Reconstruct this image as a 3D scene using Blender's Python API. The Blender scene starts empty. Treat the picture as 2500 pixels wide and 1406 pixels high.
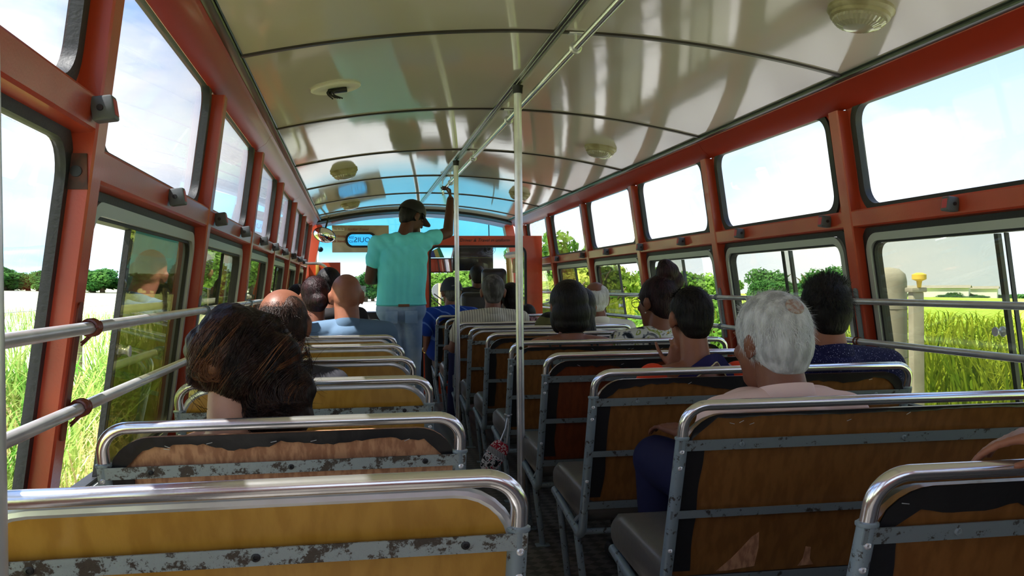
import bpy, bmesh, math, random
from mathutils import Vector, Matrix, noise
PI = math.pi
C = bpy.context.scene.collection
rnd = random.Random(7)
XC = 0.724                      # centre line of the bus, the camera stands at x = 0

# ------------------------------------------------------------------ helpers
def lin(r, g, b):
    f = lambda c: (c/255/12.92) if c/255 <= .04045 else ((c/255+.055)/1.055)**2.4
    return (f(r), f(g), f(b), 1)

class MB:
    """collects shapes into one mesh"""
    def __init__(s): s.v = []; s.f = []
    def add(s, v, f):
        o = len(s.v); s.v += [tuple(p) for p in v]; s.f += [tuple(i+o for i in q) for q in f]
        return s
    def box(s, a, b):
        (x0, y0, z0), (x1, y1, z1) = a, b
        return s.add([(x0,y0,z0),(x1,y0,z0),(x1,y1,z0),(x0,y1,z0),(x0,y0,z1),(x1,y0,z1),(x1,y1,z1),(x0,y1,z1)],
                     [(0,3,2,1),(4,5,6,7),(0,1,5,4),(1,2,6,5),(2,3,7,6),(3,0,4,7)])
    def bbox(s, a, b, bev=.004, seg=2):
        bm = bmesh.new(); bmesh.ops.create_cube(bm, size=1)
        sz = [abs(q-p) for p, q in zip(a, b)]; c = [(p+q)/2 for p, q in zip(a, b)]
        for v in bm.verts: v.co = Vector((v.co.x*sz[0]+c[0], v.co.y*sz[1]+c[1], v.co.z*sz[2]+c[2]))
        bmesh.ops.bevel(bm, geom=bm.edges[:], offset=min(bev, min(sz)*.49), segments=seg, affect='EDGES', profile=.5)
        s.bm(bm); return s
    def bm(s, bm):
        bm.verts.ensure_lookup_table(); bm.verts.index_update()
        s.add([v.co.copy() for v in bm.verts], [[v.index for v in f.verts] for f in bm.faces]); bm.free()
    def tube(s, path, r, seg=12, caps=True, closed=False):
        path = [Vector(p) for p in path]; n = len(path); base = len(s.v)
        rr = r if isinstance(r, (list, tuple)) else [r]*n
        t0 = (path[1]-path[0]).normalized()
        nv = Vector((0,0,1)) if abs(t0.z) < .9 else Vector((1,0,0))
        nv = (nv - t0*nv.dot(t0)).normalized(); pt = t0
        for i, p in enumerate(path):
            if closed: t = (path[(i+1) % n]-path[i-1]).normalized()
            else: t = ((path[min(i+1, n-1)]-p).normalized()+(p-path[max(i-1, 0)]).normalized()).normalized()
            nv = (nv - t*nv.dot(t)).normalized(); b = t.cross(nv)
            for k in range(seg):
                a = 2*PI*k/seg; s.v.append(tuple(p+(nv*math.cos(a)+b*math.sin(a))*rr[i]))
        m = n if closed else n-1
        for i in range(m):
            for k in range(seg):
                a = base+i*seg+k; b2 = base+i*seg+(k+1) % seg
                c = base+((i+1) % n)*seg+(k+1) % seg; d = base+((i+1) % n)*seg+k
                s.f.append((a, b2, c, d))
        if caps and not closed:
            s.f.append(tuple(base+k for k in range(seg))[::-1]); s.f.append(tuple(base+(n-1)*seg+k for k in range(seg)))
        return s
    def lathe(s, prof, o=(0,0,0), axis='Z', seg=32):
        base = len(s.v); o = Vector(o)
        for r, h in prof:
            for k in range(seg):
                a = 2*PI*k/seg; x, y = r*math.cos(a), r*math.sin(a)
                p = {'Z':(x,y,h),'X':(h,x,y),'Y':(y,h,x)}[axis]; s.v.append(tuple(o+Vector(p)))
        for i in range(len(prof)-1):
            for k in range(seg):
                s.f.append((base+i*seg+k, base+i*seg+(k+1) % seg, base+(i+1)*seg+(k+1) % seg, base+(i+1)*seg+k))
        s.f.append(tuple(base+k for k in range(seg))[::-1]); s.f.append(tuple(base+(len(prof)-1)*seg+k for k in range(seg)))
        return s
    def ell(s, c, r, rot=None, nu=20, nv=14):
        c = Vector(c); base = len(s.v); M = rot or Matrix.Identity(3)
        s.v.append(tuple(c+M@Vector((0,0,r[2]))))
        for i in range(1, nv):
            t = PI*i/nv
            for k in range(nu):
                a = 2*PI*k/nu
                s.v.append(tuple(c+M@Vector((r[0]*math.sin(t)*math.cos(a), r[1]*math.sin(t)*math.sin(a), r[2]*math.cos(t)))))
        s.v.append(tuple(c+M@Vector((0,0,-r[2])))); last = len(s.v)-1
        for k in range(nu):
            s.f.append((base, base+1+k, base+1+(k+1) % nu))
            for i in range(nv-2):
                a = base+1+i*nu
                s.f.append((a+k, a+nu+k, a+nu+(k+1) % nu, a+(k+1) % nu))
            s.f.append((last, base+1+(nv-2)*nu+(k+1) % nu, base+1+(nv-2)*nu+k))
        return s
    def cap(s, a, b, ra, rb, seg=16):
        """tapered capsule"""
        a = Vector(a); b = Vector(b); d = b-a; L = d.length
        if L < 1e-5: return s.ell(a, (ra,)*3)
        d /= L; path = []; rr = []
        for i in range(5):
            t = PI/2*(1-i/5); path.append(a-d*ra*math.sin(t)); rr.append(max(ra*math.cos(t), ra*.04))
        for i in range(0, 6):
            t = PI/2*i/5; path.append(b+d*rb*math.sin(t)); rr.append(max(rb*math.cos(t), rb*.04))
        return s.tube(path, rr, seg)
    def mesh(s, name, smooth=True, ang=40):
        me = bpy.data.meshes.new(name); me.from_pydata(s.v, [], s.f); me.update()
        bm = bmesh.new(); bm.from_mesh(me); bmesh.ops.recalc_face_normals(bm, faces=bm.faces[:]); bm.to_mesh(me); bm.free()
        if smooth:
            me.polygons.foreach_set('use_smooth', [True]*len(me.polygons))
            try: me.set_sharp_from_angle(angle=math.radians(ang))
            except Exception: pass
        return me

def fillet(pts, r, n=6):
    pts = [Vector(p) for p in pts]; out = [pts[0]]
    for i in range(1, len(pts)-1):
        p = pts[i]; a = pts[i-1]-p; b = pts[i+1]-p; la, lb = a.length, b.length; a /= la; b /= lb
        ang = a.angle(b); rr = r[i-1] if isinstance(r, (list, tuple)) else r
        d = min(rr/math.tan(ang/2), la*.49, lb*.49); R = d*math.tan(ang/2)
        c = p+(a+b).normalized()*(R/math.sin(ang/2)); u = p+a*d-c; v = p+b*d-c; th = u.angle(v)
        for k in range(n+1):
            t = k/n; out.append(c+(u*math.sin((1-t)*th)+v*math.sin(t*th))/math.sin(th))
    out.append(pts[-1]); return out

def link(name, data, m=None, parent=None, loc=None):
    o = bpy.data.objects.new(name, data); C.objects.link(o)
    if m is not None and data is not None and not data.materials: data.materials.append(m)
    if parent: o.parent = parent
    if loc: o.location = loc
    return o
def obj(name, mb, m, parent=None, loc=None, smooth=True, ang=40):
    return link(name, mb.mesh(name, smooth, ang), m, parent, loc)
def tag(o, label=None, cat=None, group=None, kind=None):
    if label: o['label'] = label
    if cat: o['category'] = cat
    if group: o['group'] = group
    if kind: o['kind'] = kind
    return o
def empty(name, loc=(0,0,0)):
    o = bpy.data.objects.new(name, None); C.objects.link(o); o.location = loc; o.empty_display_size = .1; return o
def struct(name, label=None, cat='structure', loc=(0,0,0)):
    o = empty(name, loc); tag(o, label, cat, kind='structure'); return o

# ------------------------------------------------------------------ materials
class M: pass
def mat(name, col, rough=.5, metal=0., spec=.5, coat=0., bump=0., bscale=60., var=None, vscale=4., vdet=4, vlo=.42, vhi=.6,
        stretch=None, vrough=.5):
    m = bpy.data.materials.new(name); m.use_nodes = True; nt = m.node_tree; b = nt.nodes['Principled BSDF']
    b.inputs['Base Color'].default_value = col; b.inputs['Roughness'].default_value = rough
    b.inputs['Metallic'].default_value = metal; b.inputs['Specular IOR Level'].default_value = spec
    b.inputs['Coat Weight'].default_value = coat; b.inputs['Coat Roughness'].default_value = .08
    tc = nt.nodes.new('ShaderNodeTexCoord'); mp = nt.nodes.new('ShaderNodeMapping')
    nt.links.new(tc.outputs['Object'], mp.inputs['Vector'])
    if stretch: mp.inputs['Scale'].default_value = stretch
    if var:
        n = nt.nodes.new('ShaderNodeTexNoise'); n.inputs['Scale'].default_value = vscale; n.inputs['Detail'].default_value = vdet; n.inputs['Roughness'].default_value = vrough
        nt.links.new(mp.outputs['Vector'], n.inputs['Vector'])
        r = nt.nodes.new('ShaderNodeValToRGB'); r.color_ramp.elements[0].position = vlo; r.color_ramp.elements[1].position = vhi
        r.color_ramp.elements[0].color = col; r.color_ramp.elements[1].color = var
        nt.links.new(n.outputs['Fac'], r.inputs['Fac']); nt.links.new(r.outputs['Color'], b.inputs['Base Color'])
    if bump:
        n2 = nt.nodes.new('ShaderNodeTexNoise'); n2.inputs['Scale'].default_value = bscale; n2.inputs['Detail'].default_value = 3
        nt.links.new(mp.outputs['Vector'], n2.inputs['Vector'])
        bu = nt.nodes.new('ShaderNodeBump'); bu.inputs['Strength'].default_value = bump; bu.inputs['Distance'].default_value = .01
        nt.links.new(n2.outputs['Fac'], bu.inputs['Height']); nt.links.new(bu.outputs['Normal'], b.inputs['Normal'])
    return m
def wave_mat(name, a, bcol, scale, axis='X', lo=.4, hi=.5, rough=.8, dist=0.):
    m = bpy.data.materials.new(name); m.use_nodes = True; nt = m.node_tree; b = nt.nodes['Principled BSDF']
    b.inputs['Roughness'].default_value = rough; b.inputs['Specular IOR Level'].default_value = .2
    tc = nt.nodes.new('ShaderNodeTexCoord'); w = nt.nodes.new('ShaderNodeTexWave'); w.bands_direction = axis
    w.inputs['Scale'].default_value = scale; w.inputs['Distortion'].default_value = dist; w.inputs['Detail Scale'].default_value = 2
    r = nt.nodes.new('ShaderNodeValToRGB'); r.color_ramp.elements[0].position = lo; r.color_ramp.elements[1].position = hi
    r.color_ramp.elements[0].color = a; r.color_ramp.elements[1].color = bcol
    nt.links.new(tc.outputs['Object'], w.inputs['Vector']); nt.links.new(w.outputs['Fac'], r.inputs['Fac'])
    nt.links.new(r.outputs['Color'], b.inputs['Base Color']); return m
def multi_mat(name, stops, scale, rough=.8, det=2, dist=1.):
    m = bpy.data.materials.new(name); m.use_nodes = True; nt = m.node_tree; b = nt.nodes['Principled BSDF']
    b.inputs['Roughness'].default_value = rough; b.inputs['Specular IOR Level'].default_value = .2
    tc = nt.nodes.new('ShaderNodeTexCoord'); n = nt.nodes.new('ShaderNodeTexNoise'); n.inputs['Scale'].default_value = scale
    n.inputs['Detail'].default_value = det; n.inputs['Distortion'].default_value = dist
    r = nt.nodes.new('ShaderNodeValToRGB'); r.color_ramp.interpolation = 'CONSTANT'
    r.color_ramp.elements[0].position = 0; r.color_ramp.elements[0].color = stops[0][1]
    r.color_ramp.elements[1].position = stops[1][0]; r.color_ramp.elements[1].color = stops[1][1]
    for p, c in stops[2:]: e = r.color_ramp.elements.new(p); e.color = c
    nt.links.new(tc.outputs['Object'], n.inputs['Vector']); nt.links.new(n.outputs['Fac'], r.inputs['Fac'])
    nt.links.new(r.outputs['Color'], b.inputs['Base Color']); return m
def glass(name, tint, ior=1.45, rough=.01, band=None, dirt=0., dcol=(.5,.5,.45,1)):
    m = bpy.data.materials.new(name); m.use_nodes = True; nt = m.node_tree; nt.nodes.clear()
    out = nt.nodes.new('ShaderNodeOutputMaterial'); mix = nt.nodes.new('ShaderNodeMixShader')
    tr = nt.nodes.new('ShaderNodeBsdfTransparent'); gl = nt.nodes.new('ShaderNodeBsdfGlossy'); fr = nt.nodes.new('ShaderNodeFresnel')
    fr.inputs['IOR'].default_value = ior; tr.inputs['Color'].default_value = tint
    gl.inputs['Roughness'].default_value = rough; gl.inputs['Color'].default_value = (.95,.95,.95,1)
    if band:                                            # tinted strip along the top of the windscreen
        z0, z1, c = band; tc = nt.nodes.new('ShaderNodeTexCoord'); sp = nt.nodes.new('ShaderNodeSeparateXYZ')
        mr = nt.nodes.new('ShaderNodeMapRange'); mr.inputs['From Min'].default_value = z0; mr.inputs['From Max'].default_value = z1
        mx = nt.nodes.new('ShaderNodeMix'); mx.data_type = 'RGBA'; mx.inputs['A'].default_value = tint; mx.inputs['B'].default_value = c
        nt.links.new(tc.outputs['Object'], sp.inputs[0]); nt.links.new(sp.outputs['Z'], mr.inputs['Value'])
        nt.links.new(mr.outputs['Result'], mx.inputs['Factor']); nt.links.new(mx.outputs['Result'], tr.inputs['Color'])
    geo = nt.nodes.new('ShaderNodeNewGeometry')         # same fresnel on both faces of the pane
    mi = nt.nodes.new('ShaderNodeMix'); mi.data_type = 'FLOAT'; mi.inputs['A'].default_value = ior; mi.inputs['B'].default_value = 1/ior
    nt.links.new(geo.outputs['Backfacing'], mi.inputs['Factor'])
    fr2 = fr
    inv = nt.nodes.new('ShaderNodeFresnel'); nt.links.new(mi.outputs['Result'], inv.inputs['IOR'])
    src = tr
    if dirt:
        df = nt.nodes.new('ShaderNodeBsdfDiffuse'); df.inputs['Color'].default_value = dcol
        m2 = nt.nodes.new('ShaderNodeMixShader'); m2.inputs[0].default_value = dirt
        nt.links.new(tr.outputs[0], m2.inputs[1]); nt.links.new(df.outputs[0], m2.inputs[2]); src = m2
    nt.links.new(inv.outputs[0], mix.inputs[0]); nt.links.new(src.outputs[0], mix.inputs[1]); nt.links.new(gl.outputs[0], mix.inputs[2])
    nt.links.new(mix.outputs[0], out.inputs[0]); return m

red = mat('red_paint', lin(186,68,40), .34, coat=.15, bump=.05, bscale=180, var=lin(164,54,32), vscale=3, vlo=.4, vhi=.75)
red_dark = mat('red_paint_cornice', lin(168,50,32), .36, coat=.08, spec=.4, bump=.04, bscale=14)
ceil_m = mat('cream_gloss_panel', lin(212,203,192), .07, spec=.6, bump=.06, bscale=3.2)
seam_m = mat('seam_strip_metal', lin(70,64,56), .35, metal=.4)
edge_m = mat('edge_strip_grey', lin(72,80,74), .3, metal=.4)
alu = mat('aluminium', lin(176,180,174), .42, metal=.35, bump=.02, bscale=300)
rubber = mat('black_rubber', lin(24,24,26), .55, bump=.1, bscale=120)
chrome = mat('chrome', (.80,.80,.83,1), .2, metal=.92, bump=.03, bscale=35)
steel = mat('worn_steel_tube', (.72,.72,.74,1), .30, metal=.6, bump=.03, bscale=60, var=(.62,.62,.64,1), vscale=12)
paintsteel = mat('chipped_grey_paint', lin(132,146,152), .42, metal=.15, var=lin(62,58,54), vscale=38, vdet=10, vrough=.72, vlo=.57, vhi=.60, bump=.1, bscale=80)
strap_m = mat('peeling_strap_paint', lin(150,160,160), .5, metal=.1, var=lin(70,62,54), vscale=30, vdet=10, vrough=.78, vlo=.51, vhi=.54, bump=.2, bscale=90)
strap_dark = mat('worn_dark_strap', lin(124,134,138), .45, metal=.2, var=lin(66,60,54), vscale=34, vdet=10, vrough=.75, vlo=.57, vhi=.61, bump=.1, bscale=90)
wood_y = mat('ochre_laminate', lin(182,136,56), .32, coat=.15, var=lin(168,122,46), vscale=3, stretch=(14,14,.8), bump=.03, bscale=30)
wood_b = mat('brown_laminate', lin(130,86,44), .3, coat=.15, var=lin(116,74,36), vscale=3, stretch=(16,16,.8), bump=.03, bscale=30)
wood_r = mat('reddish_laminate', lin(118,60,32), .3, coat=.15, var=lin(104,50,26), vscale=3, stretch=(16,16,.8), bump=.03, bscale=30)
ply = mat('bare_plywood', lin(190,140,104), .65, var=lin(156,106,76), vscale=4, stretch=(22,22,1.2), bump=.08, bscale=40)
vinyl = mat('black_vinyl', lin(34,33,34), .3, bump=.25, bscale=22, spec=.5)
cushion_m = mat('dark_brown_vinyl', lin(92,87,82), .36, bump=.1, bscale=40)
floor_m = mat('studded_floor', lin(104,98,90), .4, bump=.2, bscale=60)
_nt = floor_m.node_tree; _c = _nt.nodes.new('ShaderNodeTexChecker'); _c.inputs['Scale'].default_value = 1; _m = _nt.nodes.new('ShaderNodeMapping'); _t = _nt.nodes.new('ShaderNodeTexCoord')
_m.inputs['Rotation'].default_value = (0, 0, PI/4); _m.inputs['Scale'].default_value = (22, 22, 0); _m.inputs['Location'].default_value = (0, 0, .5); _c.inputs['Color1'].default_value = lin(112,106,98); _c.inputs['Color2'].default_value = lin(72,67,62)
_nt.links.new(_t.outputs['Object'], _m.inputs['Vector']); _nt.links.new(_m.outputs['Vector'], _c.inputs['Vector']); _nt.links.new(_c.outputs['Color'], _nt.nodes['Principled BSDF'].inputs['Base Color'])
boxgrey = mat('grey_plastic', lin(84,88,90), .5, bump=.03, bscale=200)
dark = mat('black_plastic', lin(20,20,21), .45)
redlabel = mat('red_label', lin(186,64,70), .5)
cream_plastic = mat('yellowed_plastic', lin(176,166,134), .4, var=lin(146,134,100), vscale=12)
dome_m = mat('fluted_lamp_glass', lin(166,158,136), .2, spec=.6, coat=.5)
orange = mat('orange_paint', lin(206,74,34), .35, coat=.2, var=lin(186,62,30), vscale=3)
ochre = mat('ochre_door_paint', lin(196,160,74), .4, var=lin(170,134,60), vscale=4)
card = mat('grey_card', lin(176,164,146), .8, var=lin(160,148,130), vscale=6)
black_ink = mat('black_ink', lin(18,18,22), .6)
blue_ink = mat('dark_blue_ink', lin(10,40,80), .6)
red_ink = mat('red_ink', lin(140,50,40), .6)
white_p = mat('white_paint', lin(232,228,218), .6)
gl_up = glass('window_glass', (.96,.97,.99,1), ior=1.22)
gl_lo = glass('dusty_window_glass', (.90,.91,.86,1), dirt=.025, dcol=(.5,.48,.38,1))
gl_ol = glass('olive_dusty_glass', (.70,.70,.56,1), dirt=.03, dcol=(.42,.40,.28,1))
gl_ws = glass('windscreen_glass', (.96,.98,.98,1), band=(1.34,1.62,(.36,.76,.92,1)))
mirror = mat('mirror_glass', (.85,.85,.85,1), .02, metal=1.)
wire_m = mat('brown_painted_wire', lin(112,46,28), .35, coat=.3)

# ------------------------------------------------------------------ the shell of the bus
def W(z):                                   # half width of the inner face of the posts: the sides lean in towards the roof
    return 1.166+(1.772-max(z, .55))*.137
Y0, YF = -1.0, 10.75
def ceil_z(x, y=0):
    dx = (x-XC)/1.1075
    return 1.877+.129*(1-dx*dx)

fl = MB().box((XC-1.36, Y0, -.06), (XC+1.36, 11.25, 0))
tag(obj('floor', fl, floor_m), 'dark studded lino floor of the bus aisle', 'floor', kind='structure')

ce = struct('ceiling', 'glossy cream arched bus ceiling of long panels', 'ceiling')
ribs = [.315, 1.745, 3.175, 4.61, 6.02, 7.457, 8.87, 10.1]
edges_y = [Y0]+ribs+[YF]
NX = 28
for a, b in zip(edges_y[:-1], edges_y[1:]):
    mb = MB(); vs = []
    for zz in (0, .03):
        for y in (a, (a+b)/2, b):
            for i in range(NX+1):
                x = XC-1.13+2.26*i/NX; vs.append((x, y, ceil_z(x)+zz))
    f = []; n = NX+1
    for lay in (0, 1):
        for j in range(2):
            for i in range(NX):
                q = [lay*3*n+j*n+i, lay*3*n+j*n+i+1, lay*3*n+(j+1)*n+i+1, lay*3*n+(j+1)*n+i]; f.append(q)
    obj('ceiling_panel', mb.add(vs, f), ceil_m, ce)
for y in ribs:
    mb = MB(); vs = []; f = []
    for i in range(NX+1):
        x = XC-1.1+2.2*i/NX; z = ceil_z(x)
        for dy, dz in ((-.014, 0), (-.010, -.007), (.010, -.007), (.014, 0)): vs.append((x, y+dy, z+dz))
    for i in range(NX):
        for k in range(3): f.append((i*4+k, i*4+k+1, i*4+4+k+1, i*4+4+k))
    obj('seam_strip', mb.add(vs, f), seam_m, ce)
for s in (-1, 1):
    x = XC+s*1.1075
    mb = MB().bbox((x-.017, Y0, 1.865), (x+.017, YF, 1.884), .004)
    mb.tube([(x-s*.02, Y0, 1.882), (x-s*.02, YF, 1.882)], .004, 6)
    obj('edge_strip', mb, edge_m, ce)
mb = MB().bbox((XC-.018, Y0, 1.995), (XC+.018, 10.2, 2.01), .004)
mb.bbox((XC-.006, Y0, 1.990), (XC+.006, 10.2, 2.0), .002)
obj('centre_strip', mb, mat('centre_strip_metal', (.3,.3,.3,1), .25, metal=.9), ce)

def rr_loop(y0, y1, z0, z1, r, k=7):
    pts = []
    for cy, cz, a0 in ((y1-r, z1-r, 0), (y0+r, z1-r, PI/2), (y0+r, z0+r, PI), (y1-r, z0+r, 1.5*PI)):
        for i in range(k+1):
            a = a0+PI/2*i/k; pts.append((cy+r*math.cos(a), cz+r*math.sin(a)))
    return pts
def ring(inner, outer, d0, d1, fn):
    n = len(inner); v = [fn(y, z, d0) for y, z in inner]+[fn(y, z, d0) for y, z in outer]
    v += [fn(y, z, d1) for y, z in inner]+[fn(y, z, d1) for y, z in outer]; f = []
    for i in range(n):
        j = (i+1) % n
        f += [(i, j, n+j, n+i), (2*n+i, 3*n+i, 3*n+j, 2*n+j), (i, 2*n+i, 2*n+j, j), (n+i, n+j, 3*n+j, 3*n+i)]
    return MB().add(v, f)
def slab(loop, d0, d1, fn):
    n = len(loop); v = [fn(y, z, d0) for y, z in loop]+[fn(y, z, d1) for y, z in loop]
    f = [tuple(range(n)), tuple(range(2*n-1, n-1, -1))]+[(i, n+i, n+(i+1) % n, (i+1) % n) for i in range(n)]
    return MB().add(v, f)

posts = [-.95, .5, 1.93, 3.37, 4.75, 6.10, 7.50, 8.93, 10.2]
win_n = [0]
# how each lower window's two sliding panes stand: fractions along the opening, measured from the rear
slides = {-1: {2: ((.30,1.), (.38,1.)), 3: ((.0,.52), (.48,1.)), 4: ((.3,.8), (.45,1.)), 5: ((.0,.52), (.48,1.)), 6: ((.2,.7), (.48,1.)), 7: ((.0,.5), (.5,1.))},
          1: {2: ((.39,1.), (.44,1.)), 3: ((.0,.47), (.43,1.)), 4: ((.16,.72), (.48,1.)), 5: ((.46,1.), (.5,1.)), 6: ((.42,1.), (.5,1.)), 7: ((.35,.9), (.5,1.))}}
def build_wall(s):
    side = 'left' if s < 0 else 'right'
    w = struct('wall_'+side, 'red painted %s side wall of the bus with posts and window bands' % side, 'wall')
    fn = lambda y, z, d: (XC+s*(W(z)+d), y, z)
    lo = MB(); lp = [(W(0)+.045, 0), (W(.3)+.045, .3), (W(.6)+.045, .6), (W(.6)+.075, .6), (W(0)+.075, 0)]
    yend = 11.2
    v = [(XC+s*x, y, z) for y in (Y0, yend) for x, z in lp]; n = len(lp)
    lo.add(v, [tuple(range(n)), tuple(range(2*n-1, n-1, -1))]+[(i, n+i, n+(i+1) % n, (i+1) % n) for i in range(n)])
    obj('lower_panel', lo, red, w, smooth=False)
    for i, y in enumerate(posts):
        mb = MB(); v = []; f = []
        zs = [0, .55, .9, 1.3, 1.78]
        prof = [(.06, -.036), (.004, -.036), (0, -.030), (0, .030), (.004, .036), (.06, .036)]
        for z in zs:
            for d, dy in prof: v.append(fn(y+dy, z, d))
        n = len(prof)
        for a in range(len(zs)-1):
            for k in range(n): f.append((a*n+k, a*n+(k+1) % n, (a+1)*n+(k+1) % n, (a+1)*n+k))
        obj('post', mb.add(v, f), red, w, smooth=False)
        # worn fixing plate for the rails
        q = MB(); lp2 = rr_loop(y-.016, y+.016, .80, 1.075, .012, 3)
        po = obj('rail_plate', slab(lp2, -.004, .002, fn), wire_m if (s < 0 and i == 2) else strap_dark, w, smooth=False)
    if s < 0:
        q = MB(); lp2 = rr_loop(1.896-.0, 1.896+.001, 1.30, 1.36, .0004, 2)
        bx = MB().box((XC-W(1.33)-.052, 1.889, 1.295), (XC-W(1.33)-.008, 1.896, 1.365))
        rb = obj('recess_plate', bx, mat('burnt_recess', lin(66,38,30), .6, var=lin(96,48,34), vscale=30), w, smooth=False)
        obj('cable_hole', MB().lathe([(.011, 0), (.011, .004)], (XC-W(1.33)-.028, 1.886, 1.330), 'Y', 16), dark, rb)
    for i in range(len(posts)-1):
        ya, yb = posts[i], posts[i+1]
        st = .092 if (s < 0 and i <= 1) else 0.
        front = (i == len(posts)-2)
        # mid rail, a boxed channel between two posts
        v = []; pr = [(.05, 1.388), (.008, 1.384), (.004, 1.378), (.004, 1.322), (.008, 1.316), (.05, 1.312)]
        for y in (ya+.036, yb-.036):
            for d, z in pr: v.append(fn(y, z+st, d))
        n = len(pr)
        obj('mid_rail', MB().add(v, [tuple(range(n)), tuple(range(2*n-1, n-1, -1))]+[(k, n+k, n+(k+1) % n, (k+1) % n) for k in range(n)]), red, w, smooth=False)
        # upper window
        u0, u1 = ya+.135, yb-.095; zt = 1.785; zb = 1.402+st
        win_n[0] += 1
        hole = rr_loop(u0-.03, u1+.03, zb-.03, zt+.025, .095)
        obj('window_surround', ring(hole, rr_loop(ya+.02, yb-.02, 1.35+st, 1.83, .001), .048, .056, fn), red, w, smooth=False)
        wu = struct('window_%d' % win_n[0], 'fixed upper window pane with black rubber edge on the %s' % side, 'window')
        obj('rubber_seal', ring(rr_loop(u0, u1, zb, zt, .07), rr_loop(u0-.036, u1+.036, zb-.036, zt+.03, .1), .038, .066, fn), rubber, wu)
        obj('pane', slab(rr_loop(u0-.006, u1+.006, zb-.006, zt+.006, .07), .050, .054, fn), gl_up, wu, smooth=False)
        # lower window
        l0, l1 = ya+.105, yb-.062; zt = 1.29+st; zb = .6
        win_n[0] += 1
        hole = rr_loop(l0-.022, l1+.022, zb-.02, zt+.028, .09)
        obj('window_surround', ring(hole, rr_loop(ya+.02, yb-.02, .55, 1.36+st, .001), .048, .056, fn), red, w, smooth=False)
        wl = struct('window_%d' % win_n[0], 'lower sliding window in an aluminium frame on the %s' % side, 'window')
        obj('rubber_seal', ring(rr_loop(l0-.002, l1+.002, zb, zt+.002, .075), rr_loop(l0-.04, l1+.04, zb-.03, zt+.04, .1), .040, .060, fn), rubber, wl)
        if s < 0 and i <= 1:
            obj('pane', slab(rr_loop(l0-.004, l1+.004, zb+.004, zt-.004, .075), .050, .054, fn), gl_up, wl, smooth=False); continue
        obj('frame', ring(rr_loop(l0+.03, l1-.03, zb+.02, zt-.030, .055), rr_loop(l0, l1, zb-.005, zt, .08), .030, .074, fn), alu, wl)
        obj('channel', ring(rr_loop(l0+.041, l1-.041, zb+.03, zt-.038, .05), rr_loop(l0+.029, l1-.029, zb+.02, zt-.029, .056), .040, .072, fn), rubber, wl)
        a0, a1 = l0+.035, l1-.035; L = a1-a0
        for k, (p, q) in enumerate(slides[s].get(i, ((0,.52), (.48,1.)))):
            d = .046+.016*k; y0, y1 = a0+L*p, a0+L*q
            pn = obj('pane', slab(rr_loop(y0, y1, zb+.02, zt-.034, .03), d, d+.004, fn), gl_ol if s < 0 else gl_lo, wl, smooth=False)
            inner_edge = y0 if q > .95 else y1
            wd = (.008 if s < 0 else .018) if k else .006
            obj('pane_edge', slab(rr_loop(inner_edge-wd*.5, inner_edge+wd*.5, zb+.03, zt-.04, .002, 2), d-.006, d+.008, fn), rubber if k == 0 else (rubber if s < 0 else mat('edge', lin(36,38,36), .4)), pn, smooth=False)
            if k == 1 or p > .1 and k == 0 and i != 2:
                kp = [(.017, 0), (.017, .004), (.010, .009), (.008, .016), (.010, .023), (.015, .027), (.015, .031)]
                x, yy, zz = fn(inner_edge+.03, .935, d)
                obj('knob', MB().lathe([(r, -s*h) for r, h in kp], (x, yy, zz), 'X', 18), steel, pn)
    # cornice between the ceiling edge and the window heads, in overlapping lengths
    prof = [(1.115, 1.884), (1.120, 1.862), (1.132, 1.852), (1.150, 1.822), (1.198, 1.786), (1.204, 1.784), (1.24, 1.80), (1.24, 1.88)]
    cuts = [Y0, 1.86, 4.70, 7.46, 10.75]
    for a, b in zip(cuts[:-1], cuts[1:]):
        v = [(XC+s*x, y, z) for y in (a+.002, b-.002) for x, z in prof]; n = len(prof)
        obj('cornice', MB().add(v, [tuple(range(n)), tuple(range(2*n-1, n-1, -1))]+[(k, n+k, n+(k+1) % n, (k+1) % n) for k in range(n)]), red_dark, w, ang=25)
    return w
build_wall(-1); build_wall(1)
# rear wall behind the camera and front end
rw = MB().box((XC-1.4, Y0-.06, 0), (XC+1.4, Y0, .85)).box((XC-1.4, Y0-.06, 1.6), (XC+1.4, Y0, 2.05)).box((XC-1.4, Y0-.06, .85), (XC-1.0, Y0, 1.6)).box((XC+1.0, Y0-.06, .85), (XC+1.4, Y0, 1.6))
tag(obj('wall_back', rw, red, smooth=False), 'red rear wall of the bus behind the last seats', 'wall', kind='structure')
wf = struct('wall_front', 'front end of the bus around the windscreen', 'wall')
obj('dash_panel', MB().bbox((XC-1.3, 11.05, 0), (XC+1.3, 11.2, .80), .03), dark, wf)
def arch_beam(y0, y1, drop, m, name, top=.0):
    mb = MB(); v = []; f = []
    for i in range(NX+1):
        x = XC-1.15+2.3*i/NX; z = ceil_z(x)
        for y, zz in ((y0, z+top), (y0, z-drop), (y1, z-drop-.02), (y1, z+top)): v.append((x, y, zz))
    for i in range(NX):
        for k in range(4): f.append((i*4+k, i*4+(k+1) % 4, i*4+4+(k+1) % 4, i*4+4+k))
    obj(name, mb.add(v, f), m, wf, smooth=False)
arch_beam(10.70, 10.80, .028, rubber, 'header_seal', .01)
arch_beam(10.80, 11.10, .050, red_dark, 'header_beam', .02)
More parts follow.
